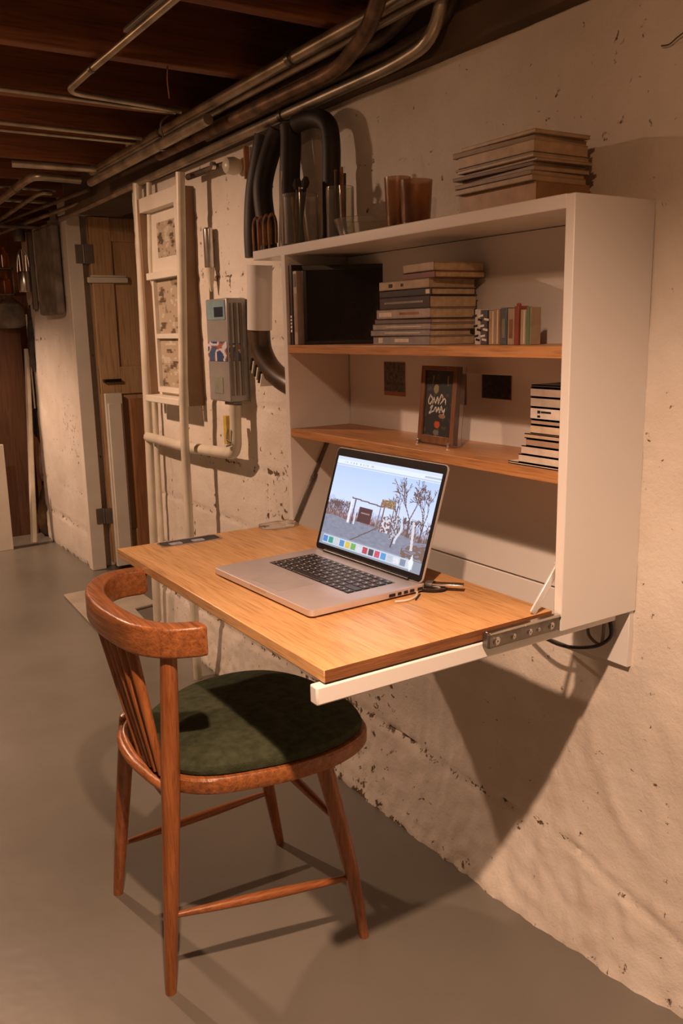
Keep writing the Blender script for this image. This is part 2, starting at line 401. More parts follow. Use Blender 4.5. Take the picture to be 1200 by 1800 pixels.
# ------------------------------------------------------------------ wall desk
D = .19; W = .925; T = .019; ZT = 1.4215; ZB = .717
desk = thing('wall_desk', 'white wall-mounted fold-down desk with oak shelves and open wooden leaf', 'desk', (-.1, .46, ZB))
MB().box(-D, -.001, 0, T, ZB, ZT).build('side_panel', M['white'], desk, bevel=.0015)
MB().box(-D, -.001, W-T, W, ZB, ZT-.02).build('side_panel', M['white'], desk, bevel=.0015)
MB().box(-D+.001, -.001, T, 1.072, ZT-.021, ZT+.001).build('top_panel', M['white'], desk, bevel=.0015)
MB().box(-.013, -.002, T+.001, W-T-.004, ZB+.003, ZT-.022).build('back_panel', M['white'], desk, bevel=.001)
MB().box(-.013, -.001, .003, .90, .610, ZB-.001).build('mounting_board', M['white'], desk, bevel=.001)
MB().box(-D+.001, -.0135, T, W-T, .9859-.019, .9859).build('shelf', M['oak_shelf'], desk, bevel=.0012)
MB().box(-D+.001, -.0135, T, W-T, 1.1899-.019, 1.1899).build('shelf', M['oak_shelf'], desk, bevel=.0012)
MB().box(-.030, -.0135, .03, .595, 1.128, 1.169).build('shelf_strip', M['white'], desk, bevel=.001)  # pale strip under the upper shelf, built as a thin white bar
leaf = MB()
leaf.box(-.648, -.192, .02, .907, .7305, .75)
lo = leaf.build('desk_leaf', M['ash'], desk, bevel=.0015)
MB().box(-.6465, -.194, .0192, .0205, .7312, .7494).build('leaf_edging', M['ash_edge'], desk)
MB().box(-.6400, -.200, .042, .90, .7245, .7304).build('leaf_underside', M['white'], desk)
# pull-out support rail
mb = MB(); mb.box(-.662, -.030, .0185, .0385, .6985, .7275)
mb.build('support_rail', M['white'], desk, bevel=.003)
MB().box(-.646, -.20, .0215, .0385, .7277, .7304).build('rail_gap_strip', M['black'], desk)  # thin black strip filling the gap between leaf and rail
# hinge bracket
hb = MB().box(-.352, -.191, .002, .0185, .7200, .7455)
br = hb.build('hinge_bracket', M['dark_steel'], desk, bevel=.003)
MB().box(-.352, -.193, -.0005, .010, .7440, .7485).build('bracket_lip', M['steel'], desk, bevel=.001)
for x, r in ((-.335, .0058), (-.298, .004), (-.262, .0045), (-.242, .003), (-.212, .0052)):
    s = MB().lathe([(r*1.25, .0), (r*1.25, -.0012), (r*.8, -.0025), (r*.35, -.0025), (r*.3, -.001)], (x, .002, .7315), 14, 1).build('screw', M['steel'], br)
    s.location = (0, 0, 0)
# stays
def stay(y, z1, x1, z0, x0, mat):
    b = MB(); a = Vector((x0, y, z0)); c = Vector((x1, y, z1)); mid = a.lerp(c, .55)
    d = (c-a).normalized(); n = d.cross(Vector((0, 1, 0))).normalized()
    def bar(p, q, w, y0, y1):
        b.add([p-n*w+Vector((0, y0, 0)), p+n*w+Vector((0, y0, 0)), q+n*w+Vector((0, y0, 0)), q-n*w+Vector((0, y0, 0)),
               p-n*w+Vector((0, y1, 0)), p+n*w+Vector((0, y1, 0)), q+n*w+Vector((0, y1, 0)), q-n*w+Vector((0, y1, 0))],
              [(0, 1, 2, 3), (7, 6, 5, 4), (0, 4, 5, 1), (1, 5, 6, 2), (2, 6, 7, 3), (3, 7, 4, 0)])
    bar(a, mid+d*.012, .0065, -.0045, 0); bar(mid-d*.012, c, .0055, 0, .004)
    b.lathe([(.0055, -.007), (.0055, .006)], mid, 14, 1)
    b.build('stay_arm', mat, desk, bevel=.0008)
stay(.026, .90, -.118, .752, -.235, M['bright'])
stay(.899, .945, -.085, .752, -.188, M['dark_steel'])
# power hatch in the leaf
hx, hy = -.487, .893
g = MB(); 
def rr(cx, cy, lx, ly, r, n=5):
    P = []
    for sx, sy, a0 in ((1, 1, 0), (-1, 1, 90), (-1, -1, 180), (1, -1, 270)):
        for q in range(n+1):
            a = math.radians(a0+90*q/n); P.append((cx+sx*(lx/2-r)+r*math.cos(a), cy+sy*(ly/2-r)+r*math.sin(a)))
    return P
MB().loft([[Vector((x, y, z)) for x, y in rr(-.487, .872, lx, ly, .012)] for lx, ly, z in ((.150, .050, .7498), (.150, .050, .7515), (.142, .042, .7515), (.142, .042, .7499))]).build('hatch_rim', M['steel'], desk)
MB().prism(rr(-.487, .872, .142, .042, .010), .7495, .7503).build('hatch_recess', M['black'], desk)
for hx in (-.523, -.468):
    MB().prism(rr(hx, .868, .030, .022, .006), .7503, .7513).lathe([(.007, .0), (.006, .0012)], (hx, .868, .7511), 16).build('socket', colm((.35, .37, .42), .4), desk, bevel=.0004)
# folded plastic bag / white paper at the back left of the leaf
mb = MB(); P = catmull([(-.285, .86), (-.215, .855), (-.198, .90), (-.225, .905), (-.29, .903)], 4, True)
rings = [[Vector((p.x, p.y, .7502)) for p in P], [Vector((p.x, p.y, .757+.003*nz(p.x*60, p.y*60))) for p in P], [Vector((-.24+(p.x+.24)*.6, .885+(p.y-.885)*.5, .761+.003*nz(p.x*80, p.y*80))) for p in P]]
tag(mb.loft(rings).build('plastic_wrapper', M['acryl'], smooth=True), 'crumpled clear plastic wrapper on the back left of the desk leaf', 'wrapper')

# cables under the cabinet
def cable(pts, r, name, label, mat=None, n=10, parent=None):
    return tag(MB().tube(catmull(pts, n), r, 8).build(name, mat or M['cable'], smooth=True), label, 'cable')
cable([(-.03, .30, .67), (-.04, .26, .65), (-.06, .14, .628), (-.05, .06, .640), (-.025, .035, .66), (-.02, .04, .69)], .0035, 'power_cable', 'black cable looping below the cabinet bottom near the right side panel')
cable([(-.025, .085, .69), (-.03, .08, .655), (-.03, .05, .645), (-.028, .047, .69)], .003, 'power_cable', 'thin grey cable hanging inside the black cable loop under the cabinet', M['greymet'])

# ------------------------------------------------------------------ laptop
LA = math.radians(2.2)
lap = thing('laptop', 'open silver laptop with a winter photo on its lit screen', 'laptop', (-.430, .402, .7502))
ML = Matrix.Translation((-.430, .402, .7502)) @ Matrix.Rotation(LA, 4, 'Z')     # local: x depth (towards wall +), y width, z up
HD, HW = .1265, .1765
def lrings(hd, hw, r, zs):
    return [[ML @ Vector((x, y, z)) for x, y in rr(0, 0, 2*(hd-i), 2*(hw-i), r)] for z, i in zs]
mb = MB().loft(lrings(HD, HW, .010, [(.002, .006), (.004, .001), (.010, 0), (.0152, 0), (.0158, .0008)]))
mb.build('base', M['alu'], lap, smooth=True)
MB().loft(lrings(HD-.012, HW-.012, .01, [(0.0, 0), (.0022, 0)])).build('foot_pad', M['black'], lap)
kb = MB().box(-.022, .086, -.137, .137, .0156, .0161, ML).build('keyboard', M['black'], lap)
rows = [(.0770, 14, .012), (.0600, 14, .0165), (.0420, 14, .0165), (.0240, 13, .0165), (.0060, 12, .0165), (-.0120, 0, .0165)]
keymesh = {}
def key(cx, cy, lx, ly):
    k_ = (round(lx, 4), round(ly, 4))
    if k_ not in keymesh:
        b = MB().loft([[Vector((x, y, z)) for x, y in rr(0, 0, lx-i, ly-i, .0018, 2)] for z, i in ((0, 0), (.0009, 0), (.0012, .0006))])
        nf_ = len(b.f)
        if ly < .03: b.box(-.0012, .0020, -.0012, .0014, .0011, .00135)
        me = bpy.data.meshes.new('key'); me.from_pydata(b.v, [], b.f); me.materials.append(M['keyc']); me.materials.append(M['chalk'])
        for p in list(me.polygons)[nf_:]: p.material_index = 1
        keymesh[k_] = me
    o = bpy.data.objects.new('key', keymesh[k_]); COL.objects.link(o); o.parent = kb
    o.location = ML @ Vector((cx, cy, .0161)) - WORLD[kb.name]; o.rotation_euler = (0, 0, LA)
for x, n, dx in rows:
    if n:
        wd = .270/n
        if n == 13: ws = [wd*1.35]+[wd*.975]*11+[wd*1.0]
        elif n == 12: ws = [wd*1.3]+[wd*.89]*10+[wd*1.8]
        else: ws = [wd]*n
        sc_ = .270/sum(ws); ws = [q*sc_ for q in ws]
    else: ws = [.019, .019, .019, .023, .100, .023, .019, .016, .016, .016]
    y = .135
    for q in ws:
        key(x, y-q/2, dx-.0025, q-.0028); y -= q
tp = MB().loft(lrings(.038, .053, .003, [(.0157, 0), (.0160, .0002)])).xf(Matrix.Translation(ML.to_3x3() @ Vector((-.075, 0, 0)))).build('trackpad', plain('trackpad_aluminium', (.60, .56, .55), .35, .5, .02, 50), lap)
MB().box(-HD-.0004, -HD+.002, -.028, .028, .0105, .0150, ML).build('lid_notch', M['steel'], lap)
for i, (a, b_) in enumerate(((.106, .118), (.088, .098), (.074, .083), (.060, .068), (.040, .054))):
    MB().box(a, b_, -HW-.0004, -HW+.002, .006, .0115, ML).build('port', M['black'], lap)
# lid: hinge line at local x=.114, leans back
LT = math.radians(17.5); LL = .222
MH = ML @ Matrix.Translation((.1165, 0, .0165)) @ Matrix.Rotation(LT, 4, 'Y')    # local z = up the lid, -x faces user
def lidr(xs):
    return [[MH @ Vector((x, p, q+LL/2)) for q, p in rr(0, 0, LL-i, 2*HW-.002-i, .010)] for x, i in xs]
MB().loft(lidr([(.0045, .006), (.003, .001), (-.0005, 0), (-.0012, .0006)])).build('lid', M['alu'], lap, smooth=True)
bz = [[MH @ Vector((x, p, q+LL/2)) for q, p in rr(0, 0, LL-.003, 2*HW-.005, .009)] for x in (-.0010, -.0018)]
MB().loft(bz).build('bezel', M['black'], lap)
MB().tube([ML @ Vector((.1165, -.14, .0165)), ML @ Vector((.1165, .14, .0165))], .0055, 14).build('hinge_bar', M['black'], lap, smooth=True)
random.seed(3)
twigs = []
def branch(x, y, a, l, d, w_):
    x2 = x+math.cos(a)*l; y2 = y+math.sin(a)*l*1.5
    twigs.append((x, y, x2, y2, w_))
    if d:
        for q in range(3): branch(x2, y2, a+random.uniform(-.75, .75), l*random.uniform(.6, .85), d-1, w_*.55)
branch(.82, .30, 1.62, .13, 4, .0075); branch(.93, .28, 1.5, .12, 4, .006); branch(.74, .32, 1.9, .10, 3, .004)
for q in range(20): branch(.01+q*.012+random.uniform(-.01, .01), .30, 1.57+random.uniform(-.15, .15), .065, 2, .0018)
for q in range(14): branch(.68+q*.024+random.uniform(-.01, .01), .30, 1.57+random.uniform(-.25, .25), .06, 2, .0018)
def near_seg(px, py, s):
    x1, y1, x2, y2, w_ = s; dx, dy = x2-x1, y2-y1; L2 = dx*dx+dy*dy+1e-9
    t = max(0, min(1, ((px-x1)*dx+(py-y1)*dy)/L2)); return ((px-x1-t*dx)**2+((py-y1-t*dy)*.64)**2)**.5 < w_
NU, NV = 250, 150
mask = set()
for s in twigs:
    x0 = int((min(s[0], s[2])-.01)*NU); x1 = int((max(s[0], s[2])+.01)*NU)+1; y0 = int((min(s[1], s[3])-.015)*NV); y1 = int((max(s[1], s[3])+.015)*NV)+1
    for i in range(max(0, x0), min(NU, x1)):
        for j_ in range(max(0, y0), min(NV, y1)):
            if near_seg((i+.5)/NU, (j_+.5)/NV, (s[0], s[1], s[2], s[3], max(s[4], .0019))): mask.add((i, j_))
dockc = [(.10, .25, .62), (.05, .35, .25), (.6, .62, .66), (.12, .3, .6), (.75, .55, .08), (.2, .45, .12), (.7, .7, .75), (.5, .08, .10), (.08, .08, .10), (.62, .10, .16), (.12, .35, .75), (.55, .6, .7), (.8, .8, .85), (.25, .3, .4), (.7, .72, .8)]
def screen_fn(u, v):
    i, j_ = int(u*NU), int(v*NV)
    if v > .965: c = (.62, .70, .86)
    elif v > .90:
        c = (.72, .80, .98)
        if v < .955 and v > .935 and (.08 < u < .4 and nz(u*70, 2) > .1 or .86 < u): c = (.45, .50, .62)
        if abs(v-.915) < .006: c = (.50, .57, .72)
    elif v > .115:
        g = .335+.03*nz(u*6, 3)-.05*max(0, u-.4)
        t = (v-g)/.56
        if v > g:
            c = (.46+.22*(1-t), .60+.14*(1-t), .94-.04*t)
            hb = g+.14+.05*nz(u*14, 1)+(.06 if u < .16 else 0)
            if v < hb:
                n_ = nz(u*70, v*30, 2)+.5*nz(u*150, v*80, 6); base = (.21, .14, .13) if u > .5 else (.26, .15, .15)
                f_ = (v-g)/max(.01, hb-g); k_ = 1.0+.7*n_; b0 = tuple(max(.03, b*k_) for b in base); sky = (.55, .64, .92)
                f_ = max(0, min(1, f_*1.3-.3+.6*n_)); c = tuple(p*(1-f_)+q*f_ for p, q in zip(b0, sky))
            if (i, j_) in mask: c = (.13, .085, .09)
        else:
            n_ = nz(u*26, v*50, 5); c = tuple(a*(1+.18*n_) for a in (.235, .245, .33))
            d = abs((u-.30)-(v-.115)*1.15)
            if d < .008: c = (.13, .09, .10)
            if v < .125: c = (.30, .33, .42)
            if u > .8 and v < .30-.4*(1-u) and n_ > -.1: c = (.19, .12, .10)
        # shed with signs and truss frame
        if .335 < u < .47 and .34 < v < .50: c = (.09, .04, .045) if not (.36 < u < .45 and .43 < v < .45) else (.35, .22, .2)
        if .235 < u < .262 and .30 < v < .56: c = (.75, .76, .85)
        if .275 < u < .29 and .29 < v < .57: c = (.10, .08, .10)
        if .30 < u < .315 and .30 < v < .50: c = (.66, .66, .74)
        if abs(v-(.575-.08*(u-.27))) < .007 and .24 < u < .56: c = (.16, .12, .14)
        if .535 < u < .665 and .55 < v < .635: c = (.24, .14, .08) if nz(u*90, v*60) < .2 else (.45, .33, .2)
        for xx in (.535, .57, .66, .69):
            if abs(u-xx) < .0045 and .29 < v < .60: c = (.18, .13, .15)
        if .575 < u < .655 and .30 < v < .46: c = (.60, .62, .72) if nz(u*50, v*40, 8) > -.05 else (.2, .09, .08)
        if .67 < u < .73 and .25 < v < .50: c = (.14, .12, .15) if nz(u*70, v*50, 8) > .0 else (.5, .5, .58)
        if abs(u-(.745+.02*math.sin(v*20))) < .011 and .22 < v < .44: c = (.62, .64, .74)
        if abs(u-(.865+(.40-v)*.10)) < .011 and .20 < v < .48: c = (.66, .62, .66)
        if abs(u-(.715-(.3-v)*.12)) < .006 and .17 < v < .28: c = (.10, .07, .08)
    elif v > .020 and .03 < u < .93:
        q = int((u-.03)/.06) % 15; f = ((u-.03)/.06) % 1
        c = (.55, .62, .74)
        if .12 < f < .88 and .035 < v < .10: c = dockc[q]; c = tuple(a*(.8+.5*abs(nz(u*150, v*90, 3))) for a in c)
    else: c = (.28, .31, .38)
    if .885 < u < .93 and v < .17 and abs(u-.908) < .02*(1-abs(v-.085)/.09): c = (.80, .83, .9)
    return tuple(max(0, min(1, a)) for a in c)
# screen plane: u runs from far (left) to near (right)
sw, sh = .331, .190
p0 = MH @ Vector((-.00195, sw/2, .014)); pu = MH @ Vector((-.00195, -sw/2, .014)); pv = MH @ Vector((-.00195, sw/2, .014+sh))
image_grid('screen', screen_fn, NU, NV, p0, pu-p0, pv-p0, M['screen'], lap)

# gadget beside the laptop
gd = thing('pocket_device', 'dark oval handheld gadget with grey dial and flat metal bar beside laptop', 'gadget', (-.275, .225, .7502))
GM = Matrix.Translation((-.283, .236, .7502)) @ Matrix.Rotation(math.radians(-48), 4, 'Z')
def ov(sx, sy, z, n=20): return [GM @ Vector((sx*math.cos(a*2*math.pi/n), sy*math.sin(a*2*math.pi/n), z)) for a in range(n)]
MB().loft([ov(.026, .017, 0), ov(.031, .021, .003), ov(.031, .021, .007), ov(.026, .017, .010)]).build('body', M['black'], gd, smooth=True)
MB().loft([ov(.0305, .0205, .0062), ov(.0318, .0218, .0070), ov(.0305, .0205, .0080)]).build('rim', M['steel'], gd, smooth=True)
MB().lathe([(.012, .009), (.012, .013), (.010, .015)], GM @ Vector((.0, .002, 0)), 20).build('dial', M['greymet'], gd, smooth=True)
MB().box(.004, .062, -.010, .006, .0105, .0150, GM).build('metal_bar', M['steel'], gd, bevel=.001)
tag(MB().tube(catmull([(-.383, .211, .7526), (-.36, .205, .7526), (-.335, .213, .7526), (-.315, .235, .7526), (-.30, .262, .7526)], 8), .0022, 8).build('charging_cable', M['pipe_paint'], smooth=True), 'thin tan cable along the right edge of the laptop on the desk', 'cable')
tag(MB().tube(catmull([(-.345, .200, .7518), (-.33, .212, .7518), (-.318, .222, .7518)], 6), .0013, 6).build('short_wire', M['cable'], smooth=True), 'short thin black wire end on the desk between laptop and gadget', 'wire')

# ------------------------------------------------------------------ books
def book(name, label, cat, mx, lx, ly, h, cov, pages=None, group=None, spine='-x', coverT=.0016, parts=True, marks=None):
    """box local x 0..lx (spine at x=0), y 0..ly, z 0..h ; mx places it"""
    o = thing(name, label, cat, mx @ Vector((0, 0, 0)), group)
    c = MB(); t = coverT
    c.box(0, lx, 0, ly, 0, t, mx); c.box(0, lx, 0, ly, h-t, h, mx); c.box(0, t*1.2, 0, ly, 0, h, mx)
    c.build('cover', cov, o)
    MB().box(t*1.2, lx-.002, .002, ly-.002, t, h-t, mx).build('pages', pages or M['page'], o)
    if marks:
        for (a, b_, z0, z1, mm) in marks: MB().box(-.0004, .0006, a*ly, b_*ly, z0*h, z1*h, mx).build('spine_print', mm, o)
    return o
TR = Matrix.Translation
def RZ(d): return Matrix.Rotation(math.radians(d), 4, 'Z')
# stack on the upper shelf: spines to the room (-x)
A = [(.600, .018, (.30, .27, .26), 'bottom book of the upper shelf stack, grey spine with pale print'),
     (.603, .012, (.34, .30, .28), 'thin grey book second from the bottom of the upper shelf stack'),
     (.602, .012, (.40, .33, .30), 'thin pinkish grey book third from the bottom of the upper shelf stack'),
     (.598, .010, (.20, .16, .15), 'thin dark grey book fourth from the bottom of the upper shelf stack'),
     (.588, .019, (.42, .33, .28), 'pale worn-spined book fifth from the bottom of the upper shelf stack'),
     (.578, .024, (.06, .035, .03), 'black book with shiny lettered spine in the upper shelf stack'),
     (.580, .014, (.03, .022, .02), 'black thin book with white emblem at spine end, upper shelf stack'),
     (.576, .018, (.42, .31, .20), 'cream book with small dark marks under the top two of the stack'),
     (.525, .013, (.20, .06, .03), 'reddish brown slim book second from the top of the upper stack'),
     (.520, .017, (.38, .25, .15), 'tan book lying askew on top of the upper shelf stack')]
z = 1.1902
for i, (y1, h, c, lab) in enumerate(A):
    y0 = .404+random.uniform(-.004, .004); L_ = y1-y0; dep = .122+random.uniform(-.012, .006)
    if i >= 8: y0 = .392; L_ = y1-y0-.02
    mk = []
    if i == 0: mk = [(.82, .9, .2, .8, M['pagelight']), (.35, .6, .3, .7, M['pagelight'])]
    if i in (1, 2): mk = [(.15, .75, .42, .6, M['pagelight'])]
    if i == 4: mk = [(.7, .95, .25, .7, M['pagelight']), (.2, .55, .4, .65, M['copper'])]
    if i == 5: mk = [(.12, .9, .45, .62, M['steel'])]
    if i == 6: mk = [(.03, .1, .2, .8, M['pagelight'])]
    if i == 7: mk = [(.72, .8, .3, .7, M['black']), (.5, .55, .35, .65, M['black'])]
    book('book', lab, 'book', TR((-.152+random.uniform(0, .006), y0, z)) @ RZ(random.uniform(-2, 2) if i < 8 else -4), dep, L_, h, colm(c, .35), M['page'], 'books stacked on the upper shelf', marks=mk)
    z += h+.0003
# CDs and small pads standing on the upper shelf
C = [(.016, (.60, .55, .50), .066, 'slim disc case with black zigzag print, nearest the book stack'),
     (.018, (.10, .09, .10), .064, 'black and white striped disc case, second from the book stack'),
     (.017, (.46, .33, .20), .063, 'tan notebook standing third in the small row on upper shelf'),
     (.014, (.38, .27, .17), .065, 'brown-cream notebook fourth in the small row on upper shelf'),
     (.017, (.10, .12, .13), .067, 'dark case with glinting spine, middle of the small upright row'),
     (.018, (.40, .30, .20), .065, 'beige case fifth to sixth place in the small upright row'),
     (.012, (.28, .07, .04), .069, 'narrow case with dark red top in the small upright row'),
     (.014, (.42, .35, .24), .062, 'cream case second from the right of the small upright row'),
     (.010, (.12, .22, .10), .066, 'green-edged case at the right end of the small upright row')]
y = .322
for i, (wd, c, h, lab) in enumerate(C):
    y -= wd+.0012
    mx = TR((-.106+random.uniform(-.003, .003), y, 1.1902)) @ RZ(random.uniform(-1.5, 1.5))
    t = thing('disc_case', lab, 'case', mx @ Vector((0, 0, 0)), 'small upright cases on the upper shelf')
    MB().box(0, .06 if i < 6 else .025, 0, wd*.92, 0, h, mx).build('case', colm(c if i < 8 else (.36, .27, .18), .3), t, bevel=.0008)
    if i == 8: MB().box(-.0006, .004, wd*.1, wd*.93, 0, h+.001, mx).build('green_spine', colm(c, .4), t)
    if i in (0, 1):
        b = MB()
        for q in range(6): b.box(-.0006, .0003, wd*.1, wd*.8, .006+q*.0095, .010+q*.0095, mx @ Matrix.Rotation(.15*(-1)**q, 4, 'X'))
        b.build('spine_print', M['black'] if i == 0 else M['chalk'], t)
    elif i in (4, 5): MB().box(-.0006, .0003, wd*.2, wd*.7, .012, h*.7, mx).build('spine_print', M['steel'] if i == 4 else M['copper'], t)
    elif i == 6: MB().lathe([(.004, 0), (.0045, .003), (.003, .005)], mx @ Vector((.006, wd*.45, h)), 10).build('red_knob', M['red'], t)
    else: MB().box(-.0006, .0003, wd*.15, wd*.3, .002, h-.002, mx).build('spine_print', M['pagelight'], t)
# left end of the upper shelf
mx = TR((-.183, .8885, 1.1902))
t = thing('upright_book', 'dark maroon book with white lettering upright against the left side panel', 'book', mx @ Vector((0, 0, 0)))
MB().box(0, .15, 0, .0155, 0, .187, mx).build('cover', colm((.045, .028, .026), .35), t, bevel=.001)
for q, (z0, z1) in enumerate(((.030, .036), (.039, .045), (.048, .053), (.056, .061), (.064, .069))):
    MB().box(-.0005, .0005, .004, .011, z0, z1, mx).build('spine_letter', M['chalk'], t)
mx = TR((-.181, .8700, 1.1902))
t = thing('upright_book', 'pale patterned-spine book upright between maroon book and black picture case', 'book', mx @ Vector((0, 0, 0)))
MB().box(0, .15, 0, .0165, 0, .172, mx).build('cover', colm((.42, .33, .27), .5), t, bevel=.001)
MB().box(-.0006, .0004, .003, .0135, .03, .12, mx).build('spine_print', colm((.30, .20, .15), .5), t)
MB().box(-.0007, .0004, .003, .0135, .135, .165, mx).build('spine_print', colm((.08, .05, .04), .5), t)
mx = TR((-.172, .8560, 1.1902)) @ Matrix.Rotation(math.radians(-33), 4, 'Z')
t = thing('picture_case', 'large black glossy framed picture leaning at left end of the upper shelf', 'picture', mx @ Vector((0, 0, 0)))
b = MB(); 
b.box(0, .190, 0, .012, 0, .010, mx); b.box(0, .190, 0, .012, .172, .184, mx); b.box(0, .009, 0, .012, .01, .172, mx); b.box(.180, .190, 0, .012, .01, .172, mx)
b.build('frame', M['black'], t, bevel=.001)
MB().box(.009, .180, .003, .010, .010, .172, mx).build('dark_print', plain('dark_glossy_print', (.016, .011, .010), .12, 0, .5, 9), t)

# right stack on the lower shelf
Rr = [(.150, .0045, (.66, .60, .52), 'white sheets sticking out under the lower shelf book stack'),
      (.118, .0145, (.62, .55, .46), 'cream book second from the bottom of the lower shelf stack'),
      (.112, .0150, (.60, .50, .42), 'off-white book with pinkish half, third from bottom in lower stack'),
      (.101, .0125, (.36, .24, .17), 'brown book fourth from the bottom of the lower shelf stack'),
      (.105, .0085, (.50, .36, .25), 'tan thin book fifth from the bottom of the lower shelf stack'),
      (.095, .0150, (.58, .46, .34), 'cream ribbed-edge book sixth from the bottom of the lower stack'),
      (.094, .0085, (.38, .28, .20), 'thin brown book below the white lettered book in lower stack'),
      (.096, .0205, (.62, .56, .50), 'white book with small dark lettering on its spine, lower stack'),
      (.096, .0165, (.40, .33, .27), 'grey-brown book third from the top of the lower shelf stack'),
      (.097, .0155, (.36, .28, .22), 'brown-grey book second from the top of the lower shelf stack'),
      (.095, .0050, (.03, .025, .02), 'thin black notebook on top of the lower shelf stack')]
z = .9861
for i, (y1, h, c, lab) in enumerate(Rr):
    mk = []
    if i == 7: mk = [(.42, .70, .56, .72, M['black']), (.72, .80, .52, .75, M['black']), (.72, .80, .18, .36, M['black'])]
    dep = .150 if i < 5 else .140
    book('stacked_book', lab, 'book', TR((-.176+.004*(i > 4), .0205, z)) @ RZ(0), dep, y1-.0205+.006*(i > 0), h, colm(c, .5), M['pagelight'], 'books stacked at the right of the lower shelf', marks=mk)
    z += h+.0004

# magazines on top
random.seed(11)
names = ['bottom magazine of the pile on top of the cabinet, golden-edged', 'second magazine from the bottom of the pile atop the cabinet', 'third magazine from the bottom of the cabinet-top pile',
         'fourth magazine from the bottom of the cabinet-top pile', 'fifth magazine from the bottom of the cabinet-top pile', 'sixth magazine from the bottom of the cabinet-top pile',
         'seventh magazine from the bottom of the cabinet-top pile', 'eighth magazine from the bottom of the cabinet-top pile', 'thick pale book beneath the two topmost magazines on the cabinet',
         'magazine just below the topmost on the cabinet pile', 'topmost magazine of the pile on the cabinet']
z = 1.4227
hs = [.034, .009, .007, .007, .006, .005, .005, .004, .018, .009, .006]
for i, (h, lab) in enumerate(zip(hs, names)):
    c = [(.42, .26, .12), (.42, .31, .2), (.28, .2, .14), (.33, .24, .17), (.22, .16, .12), (.38, .28, .19), (.46, .35, .24), (.30, .22, .15), (.44, .32, .2), (.30, .22, .14), (.46, .35, .22)][i]
    ang = random.uniform(-4, 4); dy = random.uniform(-.012, .012)
    mx = TR((-.172+random.uniform(0, .012), .112+dy*.4, z)) @ RZ(ang*.5)
    t = thing('magazine', lab, 'magazine' if i != 8 else 'book', mx @ Vector((0, 0, 0)), 'magazines piled on top of the cabinet')
    L_ = .195+random.uniform(-.012, .008); Dp = .128
    MB().box(0, Dp, 0, L_, 0, .0009, mx).box(0, Dp, 0, L_, h-.0009, h, mx).box(0, .0008, 0, L_, 0, h, mx).build('cover', colm(c, .45), t)
    MB().box(.0008, Dp-.001, .0008, L_-.001, .0009, h-.0009, mx).build('pages', colm((.50, .34, .20) if i else (.36, .20, .09), .7), t)
    z += h+.0003
tag(MB().box(-.13, -.055, .030, .095, 1.4226, 1.4246).build('card', colm((.05, .035, .03), .4)), 'dark flat card lying right of the magazine pile on the cabinet', 'card')

# glass jars on top
def jar(loc, r, h, name, label, n, items):
    t = thing(name, label, 'jar', loc)
    MB().lathe([(r*.9, 0), (r, .003), (r, h), (r*.97, h+.001), (r*.94, h), (r*.94, .006), (.001, .005)], loc, 20).build('glass_body', M['glass'], t, smooth=True)
    return t
def stick(loc, dx, dy, L_, r, mat, name, label, cat, tip=None, tm=None):
    a = Vector(loc); b = a+Vector((dx, dy, L_))
    t = thing(name, label, cat, loc, None)
    MB().tube([a, b], [r, r*.8], 8).build('handle', mat, t, smooth=True)
    if tip:
        c = b+(b-a).normalized()*tip; MB().tube([b, b.lerp(c, .5), c], [r*1.3, r*1.8, r*.8], 8).build('bristles', tm or M['darkcloth'], t, smooth=True)
    return t
jar((-.130, .930, 1.4227), .045, .12, 'glass_jar', 'tall clear glass holding brushes at the left of the cabinet top', 20, [])
lab = ['dark-handled paintbrush leaning left in the tall glass', 'brown paintbrush in the middle of the tall glass', 'black marker in the tall glass', 'pale pencil in the tall glass', 'dark paintbrush leaning right in the tall glass', 'short brown pencil in the tall glass']
for i, (dx, dy, L_, r, mm, cat) in enumerate([(-.0, .02, .15, .006, 'blackrub', 'paintbrush'), (.01, .0, .15, .006, 'frame', 'paintbrush'), (.0, -.012, .145, .007, 'black', 'marker'), (-.01, .01, .15, .0035, 'page', 'pencil'), (.01, -.02, .15, .006, 'blackrub', 'paintbrush'), (-.01, -.006, .13, .0035, 'copper', 'pencil')]):
    stick((-.130+.006*math.cos(i*2), .930+.020*math.sin(i*1.7), 1.4295), dx, dy, L_-.02, r, M[mm], cat, lab[i], cat, .025 if cat == 'paintbrush' else None)
tag(MB().tube([(-.165, .975, 1.4227), (-.160, .962, 1.60)], [.003, .003], 8).build('knitting_needle', M['steel'], smooth=True), 'bright thin metal rod standing left of the tall glass', 'rod')
tag(MB().box(-.15, -.08, .885, .975, 1.4227, 1.4227+.0).build('x', M['black']), 'x', 'x') if False else None
jar((-.105, .79, 1.4227), .032, .12, 'glass_jar', 'narrow glass of dark pencils right of the tall brush glass', 20, [])
for i in range(4):
    stick((-.105+.010*math.cos(i*1.6), .79+.012*math.sin(i*1.6), 1.4295), .004*math.cos(i), .008*math.sin(i*2), .145+.01*(i % 2), .0045, M[['blackrub', 'frame', 'darkcloth', 'copper'][i]], 'pencil',
          ['black pencil in the narrow glass', 'brown wooden pencil in the narrow glass', 'dark grey pencil in the narrow glass', 'copper-coloured pencil in the narrow glass'][i], 'pencil')
# low glass dish
tag(MB().lathe([(.045, 0), (.055, .004), (.068, .040), (.066, .041), (.052, .008), (.001, .006)], (-.10, .70, 1.4227), 24).build('glass_dish', M['glass'], smooth=True), 'low clear glass dish on the cabinet top between the pencils and brown cups', 'dish')
